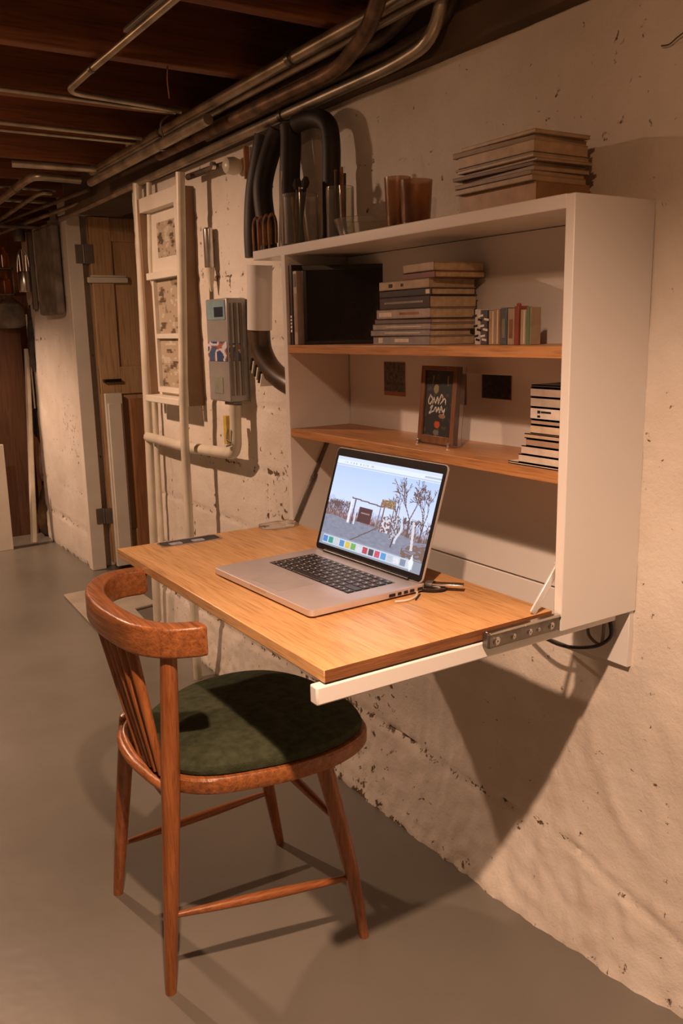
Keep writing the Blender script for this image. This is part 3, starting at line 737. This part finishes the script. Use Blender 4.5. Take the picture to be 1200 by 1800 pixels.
# brown cups
for i, (yy, r, h, lab) in enumerate(((.575, .028, .110, 'taller translucent brown cup left of the pair on the cabinet top'), (.512, .034, .095, 'shorter translucent brown cup right of the pair on cabinet top'))):
    tag(MB().lathe([(r*.8, 0), (r*.85, .003), (r, h), (r*.94, h), (r*.8, .006), (.001, .005)], (-.10, yy, 1.4227), 24).build('brown_cup', glass('brown_glass', (.62, .40, .25), .25), smooth=True), lab, 'cup', 'brown cups on the cabinet top')

# pictures pinned to the back panel
def dark_print(seed, tint):
    def f(u, v):
        n_ = nz(u*9, v*9, seed)+.5*nz(u*30, v*30, seed); k_ = max(.2, 1+.9*n_); return tuple(a*k_ for a in tint)
    return f
def card(name, label, y0, y1, z0, z1, fn, border=None, nu=30, nv=30):
    t = thing(name, label, 'photo', (-.0135, (y0+y1)/2, z0))
    MB().box(-.0148, -.0134, y0, y1, z0, z1).build('card_backing', border or colm((.35, .2, .1), .5), t)
    image_grid('print', fn, nu, nv, (-.0150, y1-.001, z0+(.010 if border else .001)), (0, -(y1-y0)+.002, 0), (0, 0, (z1-z0)-(.011 if border else .002)), M['paint'], t)
card('photo_card', 'small dark portrait card on the cabinet back left of the frame', .667, .750, 1.067, 1.146, dark_print(1, (.10, .085, .075)), colm((.42, .20, .07), .5))
card('photo_card', 'small dark landscape card on the cabinet back right of the frame', .314, .401, 1.078, 1.128, dark_print(2, (.035, .03, .028)))
card('photo_card', 'narrow dark card with red patch half hidden behind the frame', .452, .486, 1.060, 1.142, lambda u, v: (.025, .02, .018) if v > .55 else ((.22, .05, .03) if v > .38 and nz(u*12, v*12) > -.1 else (.16, .09, .05)), nu=12, nv=24)
# framed chalk picture
fr = thing('framed_picture', 'small wooden frame with chalk scribbles on black, on the lower shelf', 'frame', (-.13, .41, .9862))
FM = TR((-.128, .3600, .9900)) @ Matrix.Rotation(math.radians(5), 4, 'Y') @ Matrix.Rotation(math.radians(-3), 4, 'Z')
FW, FH = .124, .158; b = MB()
b.box(0, .012, 0, .014, 0, FH, FM); b.box(0, .012, FW-.014, FW, 0, FH, FM); b.box(0, .012, .014, FW-.014, 0, .016, FM); b.box(0, .012, .014, FW-.014, FH-.009, FH, FM)
b.build('frame_border', M['frame'], fr, bevel=.001)
scr = []
def strokes(pts): 
    P = catmull([(a, b_, 0) for a, b_ in pts], 6)
    for a, b_ in zip(P, P[1:]): scr.append((a.x, a.y, b_.x, b_.y))
strokes([(.18, .60), (.14, .52), (.20, .48), (.28, .56), (.20, .62)]); strokes([(.30, .50), (.34, .58), (.40, .50), (.46, .60), (.50, .50)])
strokes([(.52, .52), (.60, .64), (.66, .56), (.58, .50), (.72, .58), (.76, .50)]); strokes([(.22, .42), (.30, .46), (.24, .38), (.20, .34), (.34, .38)])
strokes([(.36, .38), (.42, .44), (.46, .37), (.52, .44), (.56, .36), (.62, .46), (.66, .38), (.74, .42), (.70, .34)])
def chalk_fn(u, v):
    c = (.022, .026, .030)
    n_ = nz(u*8, v*12, 4)
    if n_ > .35: c = (.06, .05, .045)
    for x1, y1, x2, y2 in scr:
        dx, dy = x2-x1, y2-y1; t_ = max(0, min(1, ((u-x1)*dx+(v-y1)*dy)/(dx*dx+dy*dy+1e-9)))
        if ((u-x1-t_*dx)**2+((v-y1-t_*dy)*1.6)**2)**.5 < .016: return (.62, .58, .52)
    if ((u-.40)/.09)**2+((v-.72)/.07)**2 < 1: c = (.26, .24, .12)
    if ((u-.50)/.10)**2+((v-.175)/.055)**2 < 1: c = (.50, .08, .03)
    if ((u-.48)/.10)**2+((v-.05)/.045)**2 < 1: c = (.16, .15, .10)
    if ((u-.66)/.12)**2+((v-.31)/.035)**2 < 1: c = (.30, .17, .09)
    if (abs(u-.28) < .03 or abs(u-.80) < .03) and .78 < v < .92 and n_ > -.3: c = (.20, .16, .12)
    return c
a = FM @ Vector((.0035, FW-.014, .016)); b1 = FM @ Vector((.0035, .014, .016)); c1 = FM @ Vector((.0035, FW-.014, FH-.009))
MB().box(.004, .010, .013, FW-.013, .015, FH-.008, FM).build('backing_board', M['black'], fr)
image_grid('chalk_drawing', chalk_fn, 56, 76, a, b1-a, c1-a, M['paint'], fr)
for yy in (.005, FW-.012):
    MB().box(-.006, .018, yy, yy+.007, -.0038, .006, FM).build('clip_foot', M['steel'], fr, bevel=.001)
MB().box(.0, .020, -.002, .0, .0, FH, FM).build('acrylic_side', M['acryl'], fr)

# ------------------------------------------------------------------ chair
ch = thing('dining_chair', 'bentwood oak dining chair with green wool seat and curved back rail', 'chair', (-.56, .55, 0))
OUT = [(-.752, .53), (-.750, .445), (-.735, .392), (-.690, .350), (-.620, .325), (-.53, .308), (-.43, .314), (-.350, .355), (-.318, .44), (-.318, .55), (-.335, .64), (-.385, .712), (-.46, .745), (-.55, .742), (-.63, .705), (-.69, .660), (-.735, .615)]
O = catmull([(x, y, 0) for x, y in OUT], 5, True); cx, cy = -.54, .54
def ring(s_, z, dz=0): return [Vector((cx+(p.x-cx)*s_, cy+(p.y-cy)*s_, z)) for p in O]
MB().loft([ring(.955, .412), ring(.985, .4135), ring(1.0, .420), ring(1.0, .440), ring(.985, .4445), ring(.94, .445)]).build('seat_frame', M['chair_bow'], ch, smooth=True)
def cring(s_, z):
    out = []
    for p in O:
        x = cx+(p.x-cx)*s_; y_ = cy+(p.y-cy)*s_; out.append(Vector((x, y_, z+.004*nz(x*9, y_*9)*(1 if s_ < .9 else .2))))
    return out
MB().loft([cring(.93, .4445), cring(.958, .448), cring(.965, .455), cring(.95, .463), cring(.90, .469), cring(.75, .474), cring(.5, .476), cring(.25, .477), cring(.05, .477)]).build('seat_cushion', M['felt'], ch, smooth=True)
def leg(pts, rs, name='leg'):
    pts = [Vector(p) for p in pts]; P = catmull(pts, 6); n_ = len(P)
    R_ = []
    for i in range(n_):
        t_ = i/(n_-1)*(len(rs)-1); k_ = min(int(t_), len(rs)-2); R_.append(rs[k_]+(rs[k_+1]-rs[k_])*(t_-k_))
    # level the foot on the floor
    return MB().tube(P, R_, 14).build(name, M['chair'], ch, smooth=True)
leg([(-.768, .413, .0), (-.757, .405, .22), (-.7475, .395, .44), (-.742, .378, .692)], [.0105, .0150, .0175, .0145])
leg([(-.751, .763, .0), (-.742, .715, .22), (-.737, .655, .44), (-.742, .648, .462)], [.0105, .0150, .0170, .0120])
leg([(-.377, .336, .0), (-.415, .333, .20), (-.462, .345, .425)], [.0100, .0155, .0175])
leg([(-.358, .727, .0), (-.395, .715, .20), (-.43, .705, .425)], [.0100, .0150, .0165])
def rung(a, b, r=.0085):
    a = Vector(a); b = Vector(b); P = [a.lerp(b, i/8) for i in range(9)]; R_ = [r*(.62+.55*math.sin(math.pi*i/8)) for i in range(9)]
    MB().tube(P, R_, 12).build('stretcher', M['chair_bow'] if abs(a.y-b.y) > .2 else wood_x, ch, smooth=True)
wood_x = wood('chair_oak_x', (.22, .068, .016), (.40, .140, .040), 0, .36, 1.4, 16, .2, .15)
rung((-.758, .406, .165), (-.408, .333, .150))
rung((-.745, .735, .135), (-.385, .718, .150))
rung((-.437, .338, .285), (-.412, .710, .285))
rung((-.748, .42, .395), (-.725, .66, .395))
# bent back rail
bow = catmull([(-.690, .347, .712), (-.705, .349, .712), (-.748, .372, .712), (-.778, .42, .712), (-.790, .50, .712), (-.791, .58, .712), (-.778, .66, .712), (-.745, .725, .712), (-.700, .755, .712), (-.642, .752, .712)], 6)
pr = []
hw_, hh_ = .0185, .0275
for sx, sy, a0 in ((1, 1, 0), (-1, 1, 90), (-1, -1, 180), (1, -1, 270)):
    for q in range(4):
        a_ = math.radians(a0+30*q); pr.append((sx*(hw_-.006)+.006*math.cos(a_), sy*(hh_-.006)+.006*math.sin(a_)))
sc_ = [1]*len(bow); sc_[0] = .80; sc_[1] = .95; sc_[-1] = .80; sc_[-2] = .95
MB().sweep(bow, pr, scale=sc_).build('back_rail', M['chair_bow'], ch, smooth=True)
# far post and fan of spindles
def spin(a, b, r0=.0075, r1=.011, name='spindle'):
    a = Vector(a); b = Vector(b); P = [a.lerp(b, i/6) for i in range(7)]
    MB().tube(P, [r0+(r1-r0)*i/6 for i in range(7)], 12).build(name, M['chair'], ch, smooth=True)
spin((-.752, .520, .440), (-.786, .608, .690), .010, .0125, 'back_post')
MB().tube([(-.741, .650, .462), (-.741, .648, .468), (-.741, .646, .474)], [.012, .010, .004], 12).build('post_knob', M['chair'], ch, smooth=True)
spin((-.752, .492, .440), (-.788, .570, .690))
spin((-.752, .468, .440), (-.789, .533, .690))
spin((-.752, .447, .440), (-.787, .497, .690))
spin((-.750, .428, .440), (-.782, .460, .690))
# curved rear rails under the spindles
for dz, dx, r in ((.0, 0, .010), (.018, .006, .007)):
    P = catmull([(-.742+dx, .652-dz, .445+dz), (-.766+dx, .60, .440+dz*.8), (-.772+dx, .53, .432+dz*.3), (-.762+dx, .46, .424), (-.750, .405, .420)], 7)
    MB().tube(P, r, 10).build('rear_rail', M['chair_bow'], ch, smooth=True)

# ------------------------------------------------------------------ pipes
def pipe(pts, r, label, mat='conduit', name='conduit', fillet=.04, seg=12, clamps=(), cat='pipe'):
    t = thing(name, label, cat, pts[0])
    MB().tube(pts, r, seg, fillet if len(pts) > 2 else 0).build('tube', M[mat], t, smooth=True)
    for (c, d) in clamps:
        c = Vector(c); d = Vector(d).normalized(); MB().tube([c-d*.008, c+d*.008], r*1.25, 12).build('coupling', M['dark_steel'], t, smooth=True)
    return t
Y = (0, 1, 0)
pipe([(-.165, -.60, 1.843), (-.140, 1.15, 1.843), (-.108, 2.55, 1.843)], .0145, 'upper bright conduit running the length of the ceiling above the desk', fillet=.1, clamps=[((-.147, .92, 1.843), Y), ((-.128, 1.78, 1.843), Y)])
pipe([(-.136, -.60, 1.834), (-.110, 1.15, 1.834), (-.080, 2.6, 1.834)], .0105, 'thinner conduit strapped directly beside the upper bright conduit', fillet=.1)
pipe([(-.150, 1.38, 1.800), (-.138, 2.12, 1.797), (-.132, 2.50, 1.795)], .0150, 'short lower conduit ending open beneath the upper bright conduit', clamps=[((-.138, 1.75, 1.80), Y)], fillet=.1)
pipe([(-.090, .42, 1.99), (-.090, .45, 1.775), (-.060, .62, 1.771), (-.055, 1.1, 1.770), (-.035, 2.0, 1.768), (.0, 3.4, 1.768)], .0135, 'conduit hugging the top of the block wall behind the black hoses', fillet=.1, clamps=[((-.055, 1.13, 1.770), Y)])
pipe([(-.275, .375, 2.0), (-.240, .42, 1.835), (-.180, .56, 1.798), (-.095, .80, 1.797), (-.090, 1.9, 1.797)], .0165, 'thick worn pipe sloping down from the joists at the top of the photo', 'wornpipe', fillet=.08)
pipe([(-.085, .45, 2.04), (-.082, .50, 1.87), (-.066, .66, 1.830), (-.062, 1.9, 1.828)], .0155, 'dark vertical drainpipe bending left under the joists', 'conduit_dull', name='drainpipe', fillet=.06)
pipe([(-.049, .40, 2.04), (-.049, .46, 1.82), (-.052, .60, 1.800), (-.052, 1.6, 1.800)], .0125, 'rightmost dark drainpipe bending left beneath the sill beam', 'conduit_dull', name='drainpipe', fillet=.06)
pipe([(-.505, .20, 1.858), (-.503, 1.27, 1.858), (-.500, 1.50, 1.856), (-.300, 1.526, 1.856), (-.155, 1.555, 1.856)], .0085, 'thin conduit crossing the joists and bending right towards the bundle', clamps=[((-.504, 1.27, 1.858), Y)], fillet=.05)
tag(MB().box(-.520, -.488, .62, 1.00, 1.862, 1.872).build('junction_cover', M['greymet'], bevel=.003), 'grey metal cover strip on a joist at the start of the thin conduit', 'cover')
pipe([(-1.6, 1.560, 1.862), (-.50, 1.580, 1.862), (-.153, 1.60, 1.862)], .0065, 'thin grey pipe running left under the second joist gap', fillet=.05)
pipe([(-1.6, 1.885, 1.856), (-.58, 1.900, 1.850), (-.146, 1.905, 1.846)], .0075, 'upper of two thin pipes crossing the ceiling at mid left', fillet=.05)
pipe([(-1.6, 1.960, 1.850), (-.57, 1.965, 1.842), (-.146, 1.95, 1.838)], .0055, 'lower of two thin pipes crossing the ceiling at mid left', fillet=.05)
pipe([(-.44, 2.41, 1.825), (-.37, 2.40, 1.825), (-.145, 2.39, 1.825)], .012, 'stub pipe with open end pointing left below the joists', fillet=.05)
pipe([(-.135, 2.62, 1.822), (-.315, 2.60, 1.822), (-.322, 2.72, 1.820), (-.300, 3.2, 1.82), (-.26, 4.6, 1.82)], .0155, 'bright conduit with an elbow turning away at the far left', fillet=.09, clamps=[((-.31, 2.90, 1.82), Y)])
pipe([(-.165, 2.93, 1.812), (-.20, 2.92, 1.812), (-.21, 3.0, 1.812), (-.16, 4.5, 1.80)], .010, 'smaller elbowed conduit inside the bright elbow at far left', fillet=.06)
pipe([(-.08, 2.70, 1.80), (-.12, 3.3, 1.80), (-.13, 4.5, 1.825)], .009, 'thin dark pipe running back over the doorway', 'conduit_dull', fillet=.06)
pipe([(-.02, 2.9, 1.79), (-.06, 3.6, 1.788), (-.10, 4.5, 1.785)], .010, 'dull conduit above the doorway lintel', 'conduit', fillet=.06)
pipe([(-.7, 3.05, 1.850), (-.10, 3.10, 1.850)], .008, 'cross pipe left of the door top behind the elbows', 'conduit')
pipe([(-.8, 3.42, 1.848), (.0, 3.46, 1.848)], .009, 'farthest cross pipe under the joists at the left', 'conduit')
pipe([(-.8, 3.85, 1.772), (.0, 3.80, 1.772)], .010, 'low pale cross pipe above the storage corner', 'conduit_dull')
pipe([(-.55, 3.3, 1.860), (-.50, 4.6, 1.86)], .010, 'pipe along the far left joists over the storage corner', 'conduit_dull')
cable([(-.118, 1.66, 1.88), (-.15, 1.67, 1.865), (-.17, 1.675, 1.84), (-.150, 1.70, 1.80)], .003, 'tie_wire', 'grey wire tie hooked over the conduits', M['greymet'])
cable([(-.330, 1.215, 1.876), (-.332, 1.218, 1.84), (-.326, 1.225, 1.80)], .002, 'hanging_wire', 'thin brown wire hanging from the joist', M['copper'])
# vertical pipes
pipe([(-.035, 2.265, 1.765), (-.040, 2.345, .06)], .0165, 'left cream pipe rising beside the doorway', 'pipe_paint', 'wall_pipe')
pipe([(-.028, 2.165, 1.755), (-.030, 2.245, 1.05), (-.030, 2.262, .30)], .010, 'thinner cream pipe just right of the left cream pipe', 'pipe_paint', 'wall_pipe', .1)
pipe([(-.090, 1.735, 1.720), (-.100, 1.80, .90), (-.100, 1.805, .0)], .0150, 'cream pipe standing in front of the window box', 'pipe_paint', 'wall_pipe', .1)
MBc = MB().lathe([(.02, -.04), (.02, .0), (.012, .02)], (-.088, 1.735, 1.715), 16); 
tag(MB().lathe([(.026, 0), (.026, .012), (.018, .02)], (-.040, 2.3435, .0), 20).build('pipe_flange', M['conduit_dull'], smooth=True), 'dark round flange at the floor under the left cream pipe', 'flange')
pipe([(-.045, 2.30, .828), (-.045, 1.90, .826), (-.052, 1.505, .845), (-.052, 1.500, .93), (-.05, 1.50, 1.0)], .0185, 'thick cream pipe with rounded elbow below the grey meter box', 'pipe_paint', 'elbow_pipe', .06, 16)
tag(MB().box(-.072, -.050, 1.525, 1.545, .875, .965).build('pipe_label', colm((.60, .42, .08), .5)), 'yellow tag stuck on the cream pipe below the meter box', 'tag')
cable([(-.078, 1.50, .93), (-.082, 1.505, .895), (-.074, 1.49, .880), (-.080, 1.512, .872)], .003, 'seal_wire', 'silver seal wire twisted on the cream pipe', M['steel'])
# meter box
bx = thing('meter_box', 'tall narrow grey enclosure with coloured stickers on the wall', 'box', (-.035, 1.555, 1.0))
MB().box(-.070, -.004, 1.487, 1.640, 1.010, 1.325).build('case', plain('grey_enclosure', (.36, .35, .33), .3, .3, .1, 10), bx, bevel=.004)
for q in range(3): MB().box(-.066+q*.018, -.056+q*.018, 1.484, 1.4875, 1.03, 1.31).build('side_rib', M['greymet'], bx, bevel=.001)
MB().box(-.0716, -.070, 1.50, 1.63, 1.262, 1.318).build('sticker', colm((.22, .33, .36), .3), bx)
MB().box(-.0722, -.0715, 1.512, 1.575, 1.270, 1.300).build('sticker', colm((.02, .03, .05), .3), bx)
def stk(u, v):
    n_ = nz(u*2.4, v*2.4, 9); return (.03, .06, .16) if n_ > .15 else ((.55, .55, .6) if n_ > -.1 else ((.35, .12, .07) if n_ > -.25 else (.05, .10, .2)))
image_grid('sticker', stk, 24, 20, (-.0718, 1.632, 1.135), (0, -.138, 0), (0, 0, .060), M['paint'], bx)
image_grid('sticker', stk, 16, 20, (-.068, 1.4862, 1.135), (.05, 0, 0), (0, 0, .055), M['paint'], bx)
MB().box(-.0716, -.070, 1.535, 1.60, 1.035, 1.085).build('sticker', colm((.24, .25, .20), .4), bx)
MB().box(-.062, -.03, 1.49, 1.55, 1.0, 1.011).build('bottom_clamp', M['dark_steel'], bx, bevel=.002)
# round metal holder / candle-like tool on wall
th = thing('wall_holder', 'narrow silver tube holder with a pale pointed tool hanging on the wall', 'holder', (-.03, 1.69, 1.40))
MB().lathe([(.016, 0), (.017, .002), (.017, .118), (.013, .122)], (-.024, 1.690, 1.428), 16).build('metal_tube', M['steel'], th, smooth=True)
MB().lathe([(.003, -.075), (.010, -.045), (.0145, -.002), (.0145, .0)], (-.024, 1.690, 1.428), 16).build('pale_tip', M['pipe_paint'], th, smooth=True)
# white tube, brown elbow hose and black hoses
pipe([(-.100, 1.205, 1.400), (-.100, 1.220, 1.228)], .0345, 'wide white pipe dropping behind the overhanging cabinet top', 'white', 'white_downpipe', seg=24)
eh = thing('elbow_hose', 'dark brown curved hose with ribbed black mouth below the white pipe', 'hose', (-.1, 1.21, 1.08))
MB().tube(catmull([(-.100, 1.222, 1.229), (-.100, 1.215, 1.175), (-.095, 1.185, 1.130), (-.085, 1.14, 1.098), (-.075, 1.09, 1.078), (-.07, 1.03, 1.06)], 8), [.030, .027, .027][0:1]*41, 20).build('hose', M['brownrub'], eh, smooth=True)
for q in range(6):
    a_ = Vector((-.122+q*.001, 1.222-q*.0095, 1.146-q*.0085)); MB().box(-.008, .030, -.0028, .0028, -.030, .006, TR(a_) @ Matrix.Rotation(math.radians(20), 4, 'X')).build('rib', M['black'] if q % 2 == 0 else M['chalk'], eh, bevel=.001)
hs_ = [([(-.06, 1.225, 1.738), (-.065, 1.235, 1.70), (-.075, 1.262, 1.60), (-.085, 1.262, 1.50), (-.085, 1.262, 1.425)], .027, 'leftmost black hose rising from behind the cabinet to the ceiling'),
       ([(-.06, 1.150, 1.738), (-.07, 1.165, 1.70), (-.10, 1.170, 1.60), (-.10, 1.160, 1.50), (-.10, 1.155, 1.425)], .026, 'second black hose from the left above the cabinet top'),
       ([(-.06, 1.088, 1.738), (-.06, 1.085, 1.70), (-.07, 1.08, 1.60), (-.075, 1.075, 1.50), (-.075, 1.07, 1.425)], .027, 'third black hose from the left above the cabinet top'),
       ([(-.075, 1.030, 1.728), (-.06, .975, 1.732), (-.055, .918, 1.71), (-.055, .900, 1.66), (-.058, .900, 1.55), (-.06, .90, 1.425)], .022, 'black hose arching over from the wall conduit behind the glass jars')]
for P, r, lab in hs_:
    tag(MB().tube(catmull(P, 8), r, 18).build('black_hose', M['blackrub'], smooth=True), lab, 'hose', 'black hoses behind the cabinet top')
tag(MB().box(-.125, -.04, 1.10, 1.30, 1.4227, 1.4229).build('h', M['black']), 'h', 'h') if False else None
# copper hooks at the foot of the hoses
for i in range(4):
    yy = 1.035+i*.028
    tag(MB().tube(catmull([(-.160, yy, 1.4257), (-.160, yy, 1.49), (-.155, yy-.010, 1.51), (-.148, yy-.016, 1.49), (-.148, yy-.016, 1.44)], 6), .0035, 8).build('copper_hook', M['copper'], smooth=True),
        ['bent copper rod nearest the brush glass', 'second bent copper rod from the brush glass', 'third bent copper rod from the brush glass', 'leftmost bent copper rod on the cabinet top overhang'][i], 'rod', 'bent copper rods on the cabinet top')
# window box
wn = bpy.data.objects.new('window_1', None); COL.objects.link(wn); wn.location = (0, 2.07, .975); WORLD['window_1'] = Vector((0, 2.07, .975)); wn['kind'] = 'structure'
MB().box(-.060, .01, 1.845, 1.865, .975, 1.70).build('side_board', M['boxboard'], wn, bevel=.002)
MB().box(-.064, -.060, 1.838, 1.866, .975, 1.70).build('edge_strip', M['cream'], wn, bevel=.001)
MB().box(-.060, .01, 2.196, 2.214, .975, 1.70).build('side_board', M['boxboard'], wn, bevel=.002)
MB().box(-.060, .01, 1.866, 2.195, 1.650, 1.70).build('head_board', M['cream'], wn, bevel=.002)
MB().box(-.085, -.0, 1.870, 2.190, .976, 1.000).build('sill', M['cream'], wn, bevel=.003)
MB().box(-.026, -.006, 1.866, 2.195, 1.000, 1.65).build('back_boards', M['cream'], wn)
MB().box(-.052, -.026, 1.866, 2.190, 1.415, 1.440).build('middle_ledge', M['cream'], wn, bevel=.002)
b = MB(); 
for (y0, y1, z0, z1) in ((2.150, 2.166, 1.01, 1.415), (1.866, 1.885, 1.01, 1.415), (1.885, 2.150, 1.205, 1.222), (1.885, 2.150, 1.01, 1.030)): b.box(-.042, -.026, y0, y1, z0, z1)
b.build('sash', M['cream'], wn, bevel=.0015)
def pane(seed):
    def f(u, v):
        n_ = nz(u*3, v*6, seed)+.5*nz(u*9, v*14, seed)
        c = (.44, .36, .26)
        if n_ > .42: c = (.12, .09, .06)
        elif n_ > .24: c = (.28, .21, .14)
        elif n_ < -.35: c = (.56, .50, .40)
        return c
    return f
for s, (y0, y1, z0, z1) in enumerate(((1.888, 2.148, 1.032, 1.203), (1.888, 2.148, 1.224, 1.412), (1.95, 2.12, 1.49, 1.61))):
    image_grid('window_pane', pane(s+3), 40, 24, (-.0275, y1, z0), (0, -(y1-y0), 0), (0, 0, z1-z0), M['paint'], wn)
# boiler knob / elbow on the wall right of the box
kn = thing('wall_valve', 'dusty round valve with a short pipe high on the wall right of the window', 'valve', (-.04, 1.50, 1.68))
MB().lathe([(.020, -.0), (.026, -.02), (.022, -.045), (.012, -.052)], (-.004, 1.49, 1.705), 18, 0).build('body', M['pipe_paint'], kn, smooth=True)
MB().tube([(-.035, 1.49, 1.712), (-.04, 1.60, 1.715), (-.045, 1.78, 1.715)], .010, 12, .03).build('spout', M['conduit_dull'], kn, smooth=True)
MB().lathe([(.011, -.0), (.011, -.012)], (-.052, 1.56, 1.715), 14, 0).build('nut', M['steel'], kn, smooth=True)
MB().box(-.02, -.004, 1.425, 1.432, 1.66, 1.75).build('strap', M['copper'], kn)
# wall anchor with wire at the upper right
an = thing('wall_anchor', 'small rusty anchor in the wall at the upper right corner', 'anchor', (-.005, -.05, 1.66))
MB().lathe([(.006, .004), (.006, -.010), (.003, -.014)], (-.002, -.052, 1.662), 10, 0).build('bolt', M['conduit_dull'], an, smooth=True)
MB().tube(catmull([(-.012, -.052, 1.662), (-.010, -.030, 1.655), (-.008, -.015, 1.650), (-.007, .0, 1.652)], 5), .0012, 6).build('wire', M['conduit_dull'], an)

# ------------------------------------------------------------------ far left storage
pl = tag(MB().box(-.55, .045, 4.60, 4.63, 0, 1.27).build('plywood_sheet', M['darkwood'], bevel=.003), 'tall dark brown wooden panel standing at the far left back', 'panel')
a_, b_ = Vector((-.065, 4.28, .02)), Vector((.03, 4.42, 1.15))
tag(MB().tube([a_, b_], [.019, .016], 6).build('leaning_pole', M['pipe_paint'], smooth=True), 'pale square pole leaning back against the stored panels', 'pole')
tag(MB().box(-.46, -.190, 4.25, 4.27, .0, .62).xf(TR((0, 0, 0))).build('pale_board', M['cream'], bevel=.003), 'pale board standing on the floor at the left edge of the photo', 'board')
tag(MB().box(.0, .16, 4.70, 4.72, 0, 1.15).build('brown_board', M['brownwood'], bevel=.003), 'reddish brown board behind the leaning pole', 'board')
cable([(.045, 4.42, 1.35), (.045, 4.42, .80)], .005, 'thin_rod', 'thin pale rod hanging beside the leaning pole', M['pipe_paint'])
def sack(name, label, cat, c, sx, sy, h, mat, seed):
    rings = []
    for k_ in range(12):
        t_ = k_/11; z_ = c[2]+h*t_; r_ = [.55, .9, 1, 1.02, 1, .95, .9, .85, .75, .6, .4, .25][k_]
        rings.append([Vector((c[0]+sx*r_*math.cos(q*math.pi/10)*(1+.18*nz(q*.9, t_*4, seed)), c[1]+sy*r_*math.sin(q*math.pi/10)*(1+.18*nz(q*.7, t_*4, seed+3)), z_)) for q in range(20)])
    return tag(MB().loft(rings).build(name, mat, smooth=True), label, cat)
sack('dark_coat', 'dark coat bundle hanging behind the end of the partition wall', 'coat', (.085, 4.52, .62), .055, .05, .62, M['darkcloth'], 1)
sack('mauve_bag', 'brownish cloth bag under the dark coat bundle', 'bag', (.10, 4.50, .345), .055, .05, .27, M['tancloth'], 2)
sack('brown_sack', 'brown sack on the floor at the end of the partition wall', 'sack', (.10, 4.50, 0), .08, .06, .34, M['brownrub'], 5)
sack('grey_bundle', 'grey crumpled bundle on top of the brown panel', 'bundle', (-.03, 4.50, 1.272), .10, .05, .18, M['greycloth'], 7)
sack('black_bag', 'black slim bag hanging at the top of the leaning pole', 'bag', (.055, 4.36, 1.02), .030, .03, .38, M['darkcloth'], 9)
tag(MB().box(.045, .105, 4.18, 4.22, 1.36, 1.82).box(.03, .052, 4.16, 4.2, 1.37, 1.79).build('sheet_metal_duct', M['greymet'], bevel=.003), 'flat grey sheet metal duct hanging left of the partition wall', 'duct')
MBb = MB().box(.052, .10, 4.168, 4.181, 1.66, 1.685); tag(MBb.build('duct_strap', M['cream'], bevel=.002), 'pale strap across the grey sheet metal duct', 'strap')
tag(MB().prism([(.005, 3.60), (.045, 3.60), (.05, 3.90), (-.005, 3.92)], 1.33, 1.77).xf(TR((0, 0, 0))).build('hanging_cloth', M['greycloth'], bevel=.012), 'dark grey cloth hanging from the top of the partition wall', 'cloth')
cn = thing('tin_can', 'shiny tin can hanging with tools under the pipes at far left', 'can', (.0, 4.2, 1.46))
MB().lathe([(.034, 0), (.036, .004), (.036, .108), (.034, .112), (.033, .108), (.032, .006), (.001, .005)], (.0, 4.2, 1.465), 24).build('can_body', M['steel'], cn, smooth=True)
MB().tube(catmull([(-.034, 4.2, 1.57), (-.025, 4.2, 1.66), (.0, 4.2, 1.70), (.025, 4.2, 1.66), (.034, 4.2, 1.57)], 6), .003, 8).build('wire_handle', M['steel'], cn, smooth=True)
for i, (dx, ln, lab) in enumerate(((-.018, .20, 'leftmost metal rod standing in the tin can'), (0, .22, 'middle metal rod standing in the tin can'), (.018, .19, 'rightmost metal rod standing in the tin can'))):
    tag(MB().tube([(dx*.8, 4.2, 1.475), (dx, 4.205, 1.475+ln)], .004, 8).build('metal_rod', M['steel'] if i != 1 else M['conduit'], smooth=True), lab, 'rod', 'rods in the tin can')
tag(MB().lathe([(.03, 0), (.034, .03), (.030, .075), (.015, .09)], (.0, 4.23, 1.74), 18).build('lamp_socket', M['greymet'], smooth=True), 'grey conical cap above the tin can under the pipes', 'cap')
for i, (xx, zz, cc, lab) in enumerate(((-.085, 1.60, (.45, .22, .06), 'amber bottle on the left edge above the stored bundle'), (-.088, 1.46, (.42, .20, .06), 'lower amber bottle on the left edge above the bundle'))):
    tag(MB().lathe([(.030, 0), (.034, .004), (.034, .07), (.014, .095), (.013, .115)], (xx, 4.3, zz), 20).build('amber_bottle', glass('amber', (.8, .38, .1), .1), smooth=True), lab, 'bottle', 'amber bottles at the far left')
tag(MB().box(-.50, -.045, 4.25, 4.36, 1.452, 1.459).box(-.50, -.045, 4.25, 4.36, 1.592, 1.599).box(-.5, -.49, 4.25, 4.36, 1.0, 1.85).box(-.052, -.045, 4.25, 4.36, 1.452, 1.599).build('wire_shelf', M['dark_steel']), 'dark metal shelf at the left edge holding the amber bottles', 'shelf')
